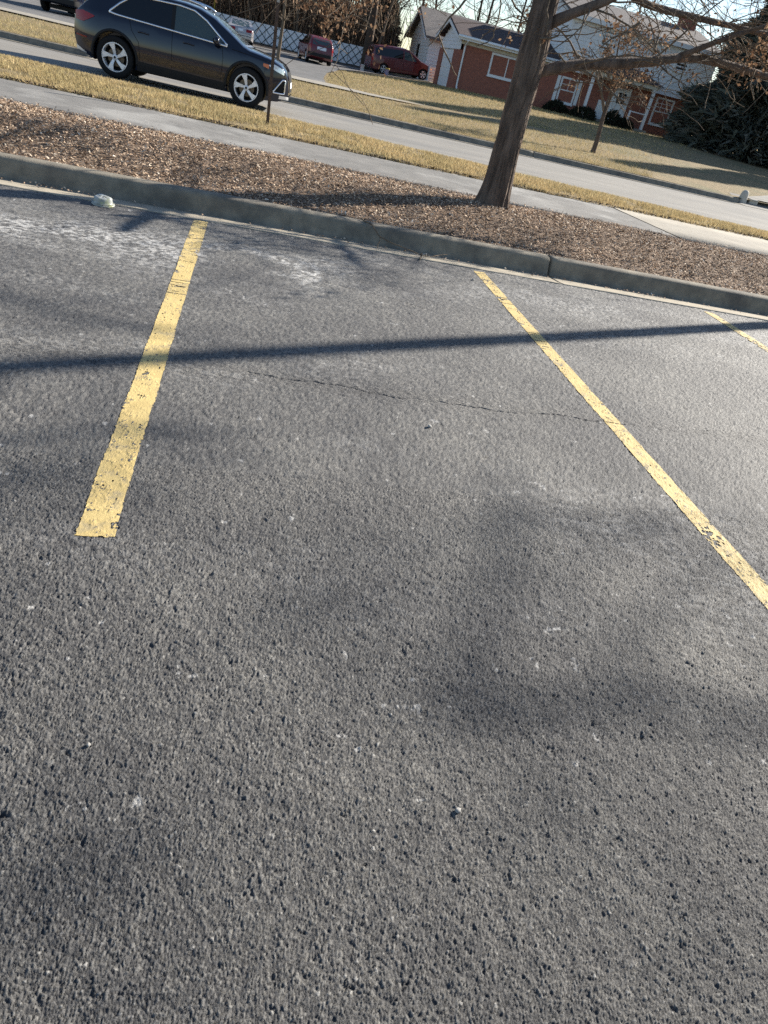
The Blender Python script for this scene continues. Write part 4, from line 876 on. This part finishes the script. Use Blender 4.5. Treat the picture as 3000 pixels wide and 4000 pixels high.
for i in range(5): MB().box(-.3, .3, -.22, -.2, .04+i*.18, .04+i*.18+.13).build('slat', M['plastic'], ru)
for a in (-.28, .28): MB().box(a-.03, a+.03, -.199, .2, 0, .92).build('side', M['plastic'], ru)

# concrete stub and block at the right driveway
stub = MB().lathe([(.001, .40), (.06, .39), (.10, .35), (.122, .28), (.13, .18), (.15, .06), (.17, -.05)], 20).build('concrete_stub', M['stub'], None, True)
stub.location = (15.52, 21.25, .10); tag(stub, 'pale round topped concrete stub where the far kerb ends', 'bollard')
bl = MB().box(-.15, .15, -.12, .12, -.05, .19).build('concrete_block', M['stub']); bl.location = (15.93, 21.3, .10); bl.rotation_euler = (0, 0, R(-8))
bv = bl.modifiers.new('bevel', 'BEVEL'); bv.width = .02; bv.segments = 2
tag(bl, 'low concrete block to the right of the round stub', 'block')

# upturned tub at the kerb
tub = tag(empty('plastic_tub', (-1.28, 6.60, .004), R(-20)), 'dirty upturned white plastic tub lying at the gutter', 'tub')
t_ = MB().lathe([(.001, .070), (.062, .072), (.074, .068), (.080, .060), (.083, .04), (.088, .012), (.103, .010), (.106, .004), (.10, 0), (.084, .0)], 32); tb = t_.build('bowl', M['tub'], tub, True); tb.rotation_euler = (R(3), R(2), 0)
for v in tb.data.vertices:
    v.co += Vector((random.gauss(0, 1), random.gauss(0, 1), random.gauss(0, 1)))*.0012; a_ = math.atan2(v.co.y, v.co.x); v.co *= .92+.05*math.sin(a_*3+1)*(1 if v.co.z > .02 else .4)
MB().lathe([(.087, .018), (.092, .018), (.092, .012), (.087, .012)], 32).build('rim_band', M['tub'], tub, True)

# fallen twig on the kerb
tw = tag(empty('fallen_twig', (1.5, 6.95, 0)), 'thin forked dead twig lying across the kerb', 'twig')
def wig(pts, k=3, amp=.008):
    out = []
    for (a, b) in zip(pts[:-1], pts[1:]):
        for i in range(k):
            t = i/k; out.append(tuple(a[j]+(b[j]-a[j])*t+random.uniform(-amp, amp) for j in range(3)))
    return out+[tuple(pts[-1])]
def tw_part(name, pts, r): MB().tube([(p[0]-1.5, p[1]-6.95, p[2]) for p in wig(pts)], np.linspace(r, r*.6, len(wig(pts))), 6).build(name, M['twig'], tw, True)
tw_part('stem', [(1.12, 7.20, .17), (1.22, 7.05, .155), (1.29, 6.98, .08), (1.45, 6.90, .05), (1.72, 6.76, .015)], .007)
tw_part('side_shoot', [(1.30, 6.97, .075), (1.29, 6.90, .03), (1.27, 6.82, -.002)], .006)
tw_part('tip', [(1.72, 6.76, .015), (1.85, 6.80, .02), (2.04, 6.95, .03)], .004)
tw_part('tip', [(1.72, 6.76, .015), (1.69, 6.66, .012), (1.67, 6.60, .012)], .008)
for i, (dx, dy) in enumerate([(.0, 0), (.025, .012), (-.02, .014), (.012, -.02), (-.03, -.01)]):
    s_ = MB().lathe([(.001, -.008), (.007, -.006), (.010, 0), (.007, .007), (.001, .009)], 8).build('bud', M['stone'] if i < 2 else M['twig'], tw, True); s_.location = (1.74+dx-1.5, 6.765+dy-6.95, .03)

# pebbles on the lot
def pebble(x, y, s, label, grp='pebbles lying on the parking lot'):
    bm = bmesh.new(); bmesh.ops.create_icosphere(bm, subdivisions=2, radius=1)
    for v in bm.verts: v.co *= 1+random.uniform(-.16, .16)
    me = bpy.data.meshes.new('pebble'); bm.to_mesh(me); bm.free()
    o = link('pebble', me, M['stone'], None, True); o.location = (x, y, s*.55); o.scale = (s, s*.85, s*.75); o.rotation_euler = (0, 0, random.uniform(0, 3))
    return tag(o, label, 'pebble', grp)
pebble(.645, .868, .0085, 'pale round pebble on the near asphalt casting a small shadow')
pebble(-.29, 1.07, .006, 'small pale pebble low on the left half of the near asphalt')
pebble(1.02, 3.02, .011, 'white pebble in the middle of the empty stall below the crack')
pebble(2.13, 6.2, .012, 'white pebble near the kerb end of the right stall line')

# yellow marker post behind the fence
yp = MB().tube([(0, 0, -.2), (0, 0, 2.6)], .07, 8).build('yellow_marker_post', M['yellow']); yp.location = (-3.9, 64, .7); tag(yp, 'yellow post standing behind the left end of the fence', 'post')

# ================================================================ TREES
def seg_tubes(branches, mt, name, parent, nside):
    Vs = []; Fs = []; off = 0
    for pts, rad in branches:
        n = nside(rad[0]); V, F = tube_arrays(pts, rad, n, False)
        Fq = np.array([f for f in F]); Vs.append(V); Fs.append(Fq+off); off += len(V)
    o = link(name, fast_mesh(name, np.concatenate(Vs), np.concatenate(Fs)), mt, parent, True); return o
def grow(p, d, length, r, depth, rnd, out, tips, droop=0., spread=.7, kids=(2, 4), segs=5, gnarl=.16, minr=.003, shrink=.62):
    pts = [np.array(p, float)]; d = np.array(d, float); d /= np.linalg.norm(d); sl_ = length/segs
    for i in range(segs):
        d = d+np.array([rnd.gauss(0, gnarl), rnd.gauss(0, gnarl), rnd.gauss(0, gnarl)-droop]); d /= np.linalg.norm(d); pts.append(pts[-1]+d*sl_)
    rad = np.linspace(r, max(r*.45, minr), segs+1); out.append((np.array(pts), rad))
    if depth == 0: tips.append((pts[-1], d)); return
    for i in range(rnd.randint(*kids)):
        t = rnd.uniform(.3, 1.0); k = min(int(t*segs), segs-1); q = pts[k]+(pts[k+1]-pts[k])*(t*segs-k)
        a = rnd.uniform(0, 2*math.pi); side = np.array([math.cos(a), math.sin(a), rnd.uniform(-.3, .5)]); nd = d*(1-spread)+side*spread
        grow(q, nd, length*rnd.uniform(.45, .8), max(rad[k]*shrink, minr), depth-1, rnd, out, tips, droop, spread, kids, segs, gnarl, minr, shrink)
    tips.append((pts[-1], d))
def leaves_mesh(P, size, up=0.):
    n = len(P); a = RNG.normal(size=(n, 3)); a[:, 2] -= up; a /= np.linalg.norm(a, axis=1)[:, None]
    b = np.cross(a, RNG.normal(size=(n, 3))); b /= np.linalg.norm(b, axis=1)[:, None]; c = np.cross(a, b)
    L = size*RNG.uniform(.7, 1.3, n)[:, None]; Wd = L*.32; P = np.asarray(P)
    V = np.stack([P, P+a*L*.5+b*Wd+c*L*.1, P+a*L, P+a*L*.5-b*Wd+c*L*.1], 1).reshape(-1, 3); i = np.arange(n)[:, None]*4
    return V, np.concatenate([i+np.array([[0, 1, 2]]), i+np.array([[0, 2, 3]])])
NS = lambda r: 4 if r < .012 else (6 if r < .05 else 10)
# camera ray helper used only to read positions off the survey of the photograph
def at_y(x, y, Y):
    d = CR*((x-1500)/2548.16)-CU*((y-2000)/2548.16)+CF; t = Y/d.y; return np.array([d.x*t, Y, CAM_H+d.z*t])
def street_tree(name, base, label, trunk_pts, trunk_r, limbs, seed, leafy=0, sub=5, extra=None, droop=.06, twigr=.0035, clumps=(), lsize=.052):
    rnd = random.Random(seed); root = tag(empty(name, base), label, 'tree'); b0 = np.array(base)
    # trunk with ridged bark
    P = np.array(trunk_pts, float); d = np.r_[0, np.cumsum(np.linalg.norm(np.diff(P, axis=0), axis=1))]; m = int(d[-1]/.06); q = np.linspace(0, d[-1], m)
    pts = np.stack([np.interp(q, d, P[:, i]) for i in range(3)], 1); rad = np.interp(q, d, trunk_r)
    for i in range(3): pts[2:-2, i] = np.convolve(pts[:, i], np.ones(5)/5, 'valid')
    n = 96; a = np.arange(n)*2*math.pi/n; A, Q = np.meshgrid(a, q)
    rid = fbm(np.cos(A)*5+Q*.35, np.sin(A)*5+Q*.9, seed*3, 4); rid2 = np.abs(fbm(np.cos(A)*11+Q*1.2, np.sin(A)*11-Q*1.0, seed*3+7, 3)-.45)
    flare = 1+.35*np.exp(-Q/.16)*(1+.5*np.sin(A*5+seed)); RR = rad[:, None]*flare*(1+.24*(rid-.45)-.85*np.clip(.11-rid2, 0, 1))
    V = np.stack([pts[:, None, 0]+RR*np.cos(A), pts[:, None, 1]+RR*np.sin(A), np.broadcast_to(pts[:, None, 2], A.shape)], -1).reshape(-1, 3)-b0
    F = []
    for i in range(m-1):
        j = np.arange(n); k = (j+1) % n; F.append(np.stack([i*n+j, i*n+k, (i+1)*n+k, (i+1)*n+j], 1))
    tr = link('trunk', fast_mesh('trunk', V, np.concatenate(F)), M['bark'], root, True)
    tips = []; allb = []
    for pl, r0, r1, depth in limbs:
        p = np.array(pl, float); dd = np.r_[0, np.cumsum(np.linalg.norm(np.diff(p, axis=0), axis=1))]; mm_ = max(6, int(dd[-1]/.15)); qq = np.linspace(0, dd[-1], mm_)
        pp = np.stack([np.interp(qq, dd, p[:, i]) for i in range(3)], 1)
        for _ in range(2):
            for i in range(3): pp[1:-1, i] = (pp[:-2, i]+2*pp[1:-1, i]+pp[2:, i])/4
        rr_ = np.linspace(r0, r1, mm_)*(1+.06*np.array([rnd.gauss(0, 1) for _ in range(mm_)]))
        V, F = tube_arrays(pp-b0, rr_, 12, True)
        MB().add(V, F).build('limb', M['bark'], root, True)
        up_only = depth < 0; depth = abs(depth)
        if depth > 0:
            for i in range(int(dd[-1]*sub)):
                t = rnd.uniform(.08, 1); j = min(int(t*(mm_-1)), mm_-2); pos = pp[j]; ax = pp[j+1]-pp[j]; ax /= np.linalg.norm(ax)
                an = rnd.uniform(0, 2*math.pi); sd = np.array([math.cos(an)*.7, math.sin(an)*.7, rnd.uniform(.35, .9) if up_only else rnd.uniform(-.4, .6)])
                grow(pos-b0, ax*.45+sd, rnd.uniform(.5, 1.3), max(rr_[j]*.22, twigr*1.6), depth-1, rnd, allb, tips, droop, .65, (2, 4), 5, .17, twigr)
    if extra:
        for pl, r0 in extra: 
            p = np.array(pl)-b0; allb.append((p, np.linspace(r0, r0*.5, len(p)))); tips.append((p[-1], p[-1]-p[-2]))
    if allb: seg_tubes(allb, M['bark2'], 'twigs', root, NS)['kind'] = 'stuff'
    if leafy:
        base_ = [t[0] for t in tips]; P = []; cl = [base_[rnd.randrange(len(base_))] for _ in range(max(20, leafy//22))]
        for i in range(leafy):
            t = cl[rnd.randrange(len(cl))]; P.append(t+np.array([rnd.gauss(0, .09), rnd.gauss(0, .09), rnd.gauss(-.04, .09)]))
        for (cpos, sx, sz, cnt) in clumps:
            for i in range(cnt): P.append(np.array(cpos)-b0+np.array([rnd.gauss(0, sx), rnd.gauss(0, .15), rnd.gauss(0, sz)]))
        V, F = leaves_mesh(np.array(P), lsize, .7); link('dead_leaves', fast_mesh('dead_leaves', V, F), M['leaf'], root)['kind'] = 'stuff'
    return root
TY = 8.95; tb0 = (3.02, TY, .27)
T = lambda x, y, dy=0: tuple(at_y(x, y, TY+dy))
trunk = [(3.02, TY, .15), T(1945, 720), T(1985, 560), T(2035, 380), T(2072, 250), T(2105, 120), T(2132, 0), (3.2, TY+.05, 3.4), (3.1, TY-.05, 5.2), (3.25, TY+.1, 7.2), (3.1, TY, 9.5)]
tr_r = [.215, .18, .165, .16, .17, .152, .138, .13, .11, .08, .03]
limbs = [([T(2085, 285), T(2180, 262, .05), T(2300, 250, .1), T(2430, 248, .15), T(2560, 240, .2), T(2660, 222, .3), T(2740, 228, .35), T(2850, 255, .4), T(3000, 300, .5), T(3300, 350, .6)], .070, .028, -3),
         ([T(2640, 226, .3), T(2720, 195, .2), T(2830, 150, .1), T(2960, 110, 0), T(3300, 20, -.2)], .034, .014, -3),
         ([T(2120, 110), T(2190, 62, -.1), T(2270, 40, -.15), T(2360, 15, -.2), T(2480, -60, -.3), T(2700, -150, -.4)], .06, .034, 3),
         ([T(2400, -60, -.25), T(2520, 20, .1), T(2680, 60, .2), T(2850, 100, .3), T(3020, 140, .4), T(3400, 180, .6)], .04, .022, 3),
         ([(3.15, TY, 3.0), T(1800, -190, .3), T(1560, -110, .6), T(1420, -45, .8), T(1300, -10, .9), T(1230, 5, 1.0)], .05, .008, 2),
         ([(3.15, TY, 3.3), (3.0, TY+.8, 4.0), (2.8, TY+2.0, 4.3), (2.5, TY+3.4, 4.3)], .07, .02, 3),
         ([(3.15, TY, 4.2), (3.9, TY-.3, 4.9), (5.4, TY-.4, 5.2), (7, TY-.2, 5.2)], .06, .02, 2),
         ([(3.1, TY, 5.0), (2.0, TY-.4, 5.8), (.8, TY-.8, 6.3)], .05, .02, 2), ([(3.2, TY, 6.5), (4.2, TY+.6, 7.4), (5, TY+1, 8)], .04, .015, 2), ([(3.2, TY, 6.9), (2.4, TY+.6, 7.9), (1.5, TY+1, 8.4)], .04, .015, 2)]
ex = [([T(1840, -30), T(1795, 30), T(1753, 71), T(1730, 105), T(1714, 136)], .014), ([T(1714, 136), T(1690, 165), T(1671, 182)], .008), ([T(1714, 136), T(1733, 193), T(1756, 239), T(1772, 280), T(1783, 296)], .010),
      ([T(1954, -20), T(1957, 15), T(1947, 72), T(1930, 120), T(1927, 145), T(1905, 165), T(1860, 180)], .010), ([T(1990, -20), T(2015, 30), T(2037, 51), T(2065, 95), T(2092, 134)], .011),
      ([T(2135, 130, -.2), T(2140, 70, -.2), T(2135, 40, -.2), T(2150, -10, -.2)], .013), ([T(2110, 150, -.2), T(2150, 150, -.25), T(2180, 140, -.25), T(2195, 110, -.3), T(2220, 100, -.3)], .014), ([T(2112, 145, -.2), T(2105, 200, -.2), T(2100, 220, -.2)], .012),
      ([T(2330, 275, -.1), T(2335, 320, -.15), T(2350, 360, -.2), T(2362, 415, -.2)], .013), ([T(2340, 275, -.1), T(2355, 310, -.15), T(2350, 380, -.2)], .010), ([T(2185, 215, -.1), T(2200, 235, -.1), T(2212, 247, -.1)], .012),
      ([T(2680, 240), T(2665, 290, -.1), T(2650, 330, -.1), T(2665, 360, -.1), T(2690, 375, -.1)], .010), ([T(2500, 90, -.2), T(2440, 130, -.2), T(2390, 150, -.2), T(2340, 190, -.2)], .012), ([T(2290, 30, -.2), T(2275, 100, -.2), T(2255, 160, -.2)], .010),
      ([T(2950, 270, .3), T(2930, 330, .2), T(2945, 390, .2)], .010), ([T(2920, 150, .3), T(2930, 190, .3), T(2915, 250, .3)], .010), ([T(2860, 350, .3), T(2870, 390, .3), T(2850, 420, .3)], .008)]
street_tree('street_tree', tb0, 'large bare tree leaning over the mulch bed with ridged grey bark', trunk, tr_r, limbs, 5, 1500, 4.6, ex, clumps=[(T(1200, 10, .9), .12, .05, 45), (T(1290, 30, .9), .14, .07, 70), (T(1380, 20, .8), .16, .06, 90), (T(1450, 0, .8), .12, .05, 50), (T(1275, 75, .9), .04, .09, 35), (T(1280, 125, .9), .03, .05, 16), (T(1340, 60, .9), .05, .08, 30)])
# clump of brown leaves hanging in from the top left of the trunk is part of that tree's low left limb
# next trees of the row, out to the right: only their shadows reach the lot
def up_sun(px, py, Lh):
    d = CR*((px-1500)/2548.16)-CU*((py-2000)/2548.16)+CF; t = -CAM_H/d.z; g = np.array([d.x*t, d.y*t, 0])
    return tuple(g+np.array([math.cos(SUN_AZ)*Lh, math.sin(SUN_AZ)*Lh, math.tan(SUN_EL)*Lh]))
b2 = (11.5, 9.32, .24)
street_tree('street_tree', b2, 'bare street tree beyond the right frame edge, known by its long shadow', [(11.5, 9.32, .1), (11.5, 9.32, 2), (11.48, 9.36, 4.5), (11.46, 9.43, 7.4), (11.5, 9.45, 9.5)], [.14, .11, .10, .085, .03],
            [([(11.47, 9.3, 7.2), (12.6, 9.1, 8.0), (13.8, 8.7, 8.5), (15.0, 8.4, 9.2)], .06, .03, 3), ([(11.47, 9.3, 7.5), (13.0, 9.9, 8.8), (14.6, 10.2, 9.6), (15.8, 10.3, 10.2)], .055, .03, 3), ([(11.47, 9.3, 8.2)]+[up_sun(*q) for q in [(-350, 1780, 15.2), (100, 1700, 15), (500, 1650, 14.8), (950, 1700, 14.6)]], .045, .02, 1),
             ([(11.47, 9.3, 7.5)]+[up_sun(*q) for q in [(-250, 1080, 14.5), (100, 1180, 14.3), (350, 1260, 14.2), (700, 1290, 14)]], .045, .018, 1)], 9, 0, 2.2, None, .0, .008)
b3 = (19.6, 9.6, .24); top3 = (19.4, 9.6, 8.2)
l1 = [up_sun(*q) for q in [(1950, 2760, 18.5), (1720, 2650, 18.3), (1880, 2450, 18.4), (1950, 2200, 18.5), (2030, 1980, 18.6), (1950, 1900, 18.7)]]
l2 = [top3]+[up_sun(*q) for q in [(3150, 2900, 18.0), (2700, 2780, 18.2), (2250, 2700, 18.4), (1950, 2760, 18.5), (1700, 2800, 18.6)]]
l3 = [up_sun(*q) for q in [(2030, 1980, 18.6), (2400, 2060, 18.4), (2700, 2020, 18.2)]]
street_tree('street_tree', b3, 'far street tree out of frame whose crown dapples the near asphalt', [(19.6, 9.6, .1), (19.55, 9.6, 3), (19.4, 9.6, 7.6), (19.4, 9.6, 8.3)], [.2, .17, .12, .05],
            [(l1, .027, .018, 2), (l2, .038, .026, 2), (l3, .018, .012, 2)], 13, 0, 3.0, None, .0, .007)
# small tree on the lawn
sb_ = at_y(2315, 597, 25.2); sb_[2] = float(zl(sb_[0], 25.2)); S = lambda x, y, dy=0: tuple(at_y(x, y, 25.2+dy))
street_tree('lawn_tree', tuple(sb_), 'slender young tree with tan leaves on the lawn before the porch', [tuple(sb_-np.array([0, 0, .1])), S(2335, 540), S(2352, 470), S(2375, 400), S(2392, 340), S(2400, 280), S(2412, 200), S(2430, 100)], [.085, .075, .07, .06, .045, .035, .025, .01],
            [([S(2360, 440), S(2352, 390), S(2345, 330), S(2330, 270), S(2310, 200)], .045, .012, 3), ([S(2380, 390), S(2420, 330, -.3), S(2450, 280, -.5), S(2480, 210, -.6)], .035, .012, 3), ([S(2395, 330), S(2350, 250, .4), S(2300, 180, .6)], .03, .01, 3), ([S(2400, 300), S(2440, 220, .3), S(2470, 130, .5)], .03, .01, 3)], 21, 1100, 5, None, .0, .006, lsize=.09)

# woods beyond the fence: every tree its own object
def wood_tree(x, y, h, r, seed, label, kind=0, lean=0, grp='bare trees beyond the fence', mt='bark3'):
    rnd = random.Random(seed); z0 = float(zl(min(max(x, -70), 70), min(y, 100))); root = tag(empty('bare_tree', (x, y, z0-.05)), label, 'tree', grp)
    br = []; tips = []; pts = [np.array([0, 0, -.2])]; d = np.array([lean, 0, 1.])
    for i in range(9):
        d = d+np.array([rnd.gauss(0, .04), rnd.gauss(0, .04), 0]); d /= np.linalg.norm(d); pts.append(pts[-1]+d*h/9)
    tr = np.linspace(r, r*.25, 10); seg_tubes([(np.array(pts), tr)], M[mt], 'trunk', root, lambda q: 9)
    for i in range(rnd.randint(9, 14)):
        k = rnd.randint(2, 8); a = rnd.uniform(0, 6.28); grow(pts[k], np.array([math.cos(a), math.sin(a), rnd.uniform(.5, 1.2)]), h*rnd.uniform(.16, .34), tr[k]*.42, 3, rnd, br, tips, -.04, .55, (2, 3), 4, .15, .012)
    seg_tubes(br, M[mt], 'branches', root, lambda q: 3 if q < .03 else 5)
    return root
W_ = [(-14,66),(-11.5,69),(-9.5,65.5),(-7.4,67.5),(-5.6,66),(-4.4,70),(-2.6,65.5),(-1.2,68),(.4,66),(1.6,71),(2.8,65.8),(4.1,68.5),(5.0,66.2),(6.3,70.5),(8.8,67),(-17,68),(-20,66),(-16,73),(-8,74),(-3,76),(3,77),(7,76)]
for i, (x, y) in enumerate(W_): wood_tree(x+random.uniform(-.4, .4), y, random.uniform(9, 14), random.uniform(.10, .22), 100+i, 'bare brown tree in the dense wood behind the fence')
wood_tree(.72, 41, 6, .10, 201, 'thin bare trunk standing right behind the rusty post', grp='thin trees by the driveway', mt='bark2')
wood_tree(7.55, 60.2, 15, .36, 202, 'thick dark trunk rising behind the maroon minivan', lean=.03, grp='big trees by the driveway')
wood_tree(8.15, 60.6, 12, .11, 203, 'slim trunk in sunlit tone leaning beside the thick dark trunk', lean=.12, grp='big trees by the driveway', mt='bark2')
wood_tree(2.35, 63.5, 8, .11, 204, 'pale lit trunk just behind the lattice fence', lean=.02, grp='big trees by the driveway', mt='bark2')
for i, (x, y) in enumerate([(13.5, 73), (16, 76), (18.5, 72), (20.5, 78), (23, 74), (26, 79), (31, 76), (36, 80), (40, 74), (46, 78), (33.5, 70), (11.2, 78), (28.5, 83), (50, 70)]): wood_tree(x, y, random.uniform(11, 15), random.uniform(.10, .2), 300+i, 'bare tree against the sky behind the house', grp='bare trees behind the house')
# underbrush: nobody could count it
br = []; rnd = random.Random(77)
for i in range(11000):
    x = rnd.uniform(-30, 10.5); y = rnd.uniform(63.2, 92); h = rnd.uniform(1.0, 4.6)+rnd.random()**3*6; a = rnd.uniform(0, 6.28); l = rnd.uniform(0, .5)
    z0 = float(_C[0, 2]); p0 = np.array([x, y, .6]); p2 = p0+np.array([math.cos(a)*l*h, math.sin(a)*l*h, h]); p1 = (p0+p2)/2+np.array([rnd.gauss(0, .15), rnd.gauss(0, .15), 0])
    br.append((np.array([p0, p1, p2]), np.array([.03, .024, .010])*rnd.uniform(.7, 1.9)))
tag(seg_tubes(br, M['brush'], 'underbrush', None, lambda q: 3), 'dense brown underbrush of the wood behind the fence', 'underbrush', kind='stuff')

# evergreens
def conifer(name, base, h, rad, n, label, seed, taper=1.1, bs=.28, grp=None, low=.0, mt='needle', lump=.35):
    rnd = np.random.default_rng(seed); root = tag(empty(name, base), label, 'tree', grp)
    MB().tube([(0, 0, -.3), (0, 0, h*.5), (0, 0, h*.96)], [rad*.09, rad*.06, .02], 8).build('trunk', M['bark3'], root, True)
    t = rnd.random(n)**.85; a = rnd.uniform(0, 2*np.pi, n); env = (1-t)**(1/taper) if taper < 3 else (1-t**6)*(.75+.25*np.sin(t*3.1))
    lum = .75+lump*(vnoise(a*2.3+seed, t*14, seed)-.3)*1.6
    rr = rad*env*lum*(1-.75*rnd.random(n)**1.6); P = np.stack([rr*np.cos(a), rr*np.sin(a), low+t*(h-low)], 1)
    out = np.stack([np.cos(a), np.sin(a), rnd.uniform(-.35, .35, n)], 1)+rnd.normal(0, .35, (n, 3)); out /= np.linalg.norm(out, axis=1)[:, None]
    b = np.cross(out, rnd.normal(size=(n, 3))); b /= np.linalg.norm(b, axis=1)[:, None]; L = bs*rnd.uniform(.6, 1.4, n)[:, None]
    V = np.stack([P-out*L*.3-b*L*.16, P-out*L*.3+b*L*.16, P+out*L], 1).reshape(-1, 3)
    link('crown', fast_mesh('crown', V, np.arange(n*3).reshape(-1, 3)), M[mt], root)
    return root
conifer('spruce_tree', (30.6, 43.5, 1.0), 13, 5.4, 70000, 'broad dark evergreen at the right corner of the house', 3, 1.5, .5)
conifer('spruce_tree', (37.5, 41, .9), 11, 4.2, 36000, 'second dark evergreen at the right frame edge', 8, 1.5, .5)
for i, (x, y, h) in enumerate([(9.6, 66, 6.5), (10.4, 68, 4.6), (8.9, 69.5, 7.5)]): conifer('cedar_tree', (x, y, .8), h, .75, 5000, ['narrow dark cedar left of the white garage', 'short narrow cedar nearest the white garage', 'tall narrow cedar behind the others by the white garage'][i], 40+i, 4, .3, 'narrow cedars by the white garage')
def shrub(x, y, w_, h, label, seed):
    rnd = np.random.default_rng(seed); n = 2600; root = tag(empty('shrub', (x, y, float(zl(x, y)))), label, 'shrub', 'foundation shrubs of the brick house')
    u = rnd.normal(size=(n, 3)); u /= np.linalg.norm(u, axis=1)[:, None]; u[:, 2] = np.abs(u[:, 2]); rr = (.72+.28*rnd.random(n))*(.8+.4*vnoise(u[:, 0]*3+9, u[:, 1]*3+u[:, 2]*3+9, seed))
    P = u*rr[:, None]*np.array([w_, .55, h]); a = u+rnd.normal(0, .6, (n, 3)); a /= np.linalg.norm(a, axis=1)[:, None]; b = np.cross(a, rnd.normal(size=(n, 3))); b /= np.linalg.norm(b, axis=1)[:, None]
    V = np.stack([P-b*.03, P+b*.03, P+a*.12], 1).reshape(-1, 3); link('foliage', fast_mesh('foliage', V, np.arange(n*3).reshape(-1, 3)), M['shrubleaf'], root)
    br = [(np.array([(0, 0, -.05), (math.cos(q)*w_*.3, math.sin(q)*.2, h*.5), (math.cos(q)*w_*.6, math.sin(q)*.35, h*.85)]), np.array([.02, .014, .006])) for q in np.linspace(0, 6, 7)]
    seg_tubes(br, M['bark3'], 'stems', root, lambda q: 4)
for i, a in enumerate([(18.9, 48.0, .9, .62, 'low dark shrub at the left end of the house front'), (20.5, 47.2, .9, .7, 'dark shrub before the left porch post'), (22.4, 46.9, .75, .85, 'dark shrub in front of the white front door'), (23.3, 46.8, .6, .6, 'small dark shrub right of the front door')]): shrub(*a, 60+i)
# yard trees on the right, out of frame, that shade the lawn
for i, (x, y, h, r_) in enumerate([(34, 34.6, 12, 2.4), (36, 43.0, 17, 3.0), (42, 40, 13, 2.5)]):
    conifer('yard_evergreen', (x, y, .6), h, r_, 9000, ['yard evergreen nearest the right driveway, known by its lawn shadow', 'tallest yard evergreen out of frame beside the house', 'farther yard evergreen out of frame to the right'][i], 80+i, 1.4, .6, 'evergreens out of frame shading the lawn', 2.5)
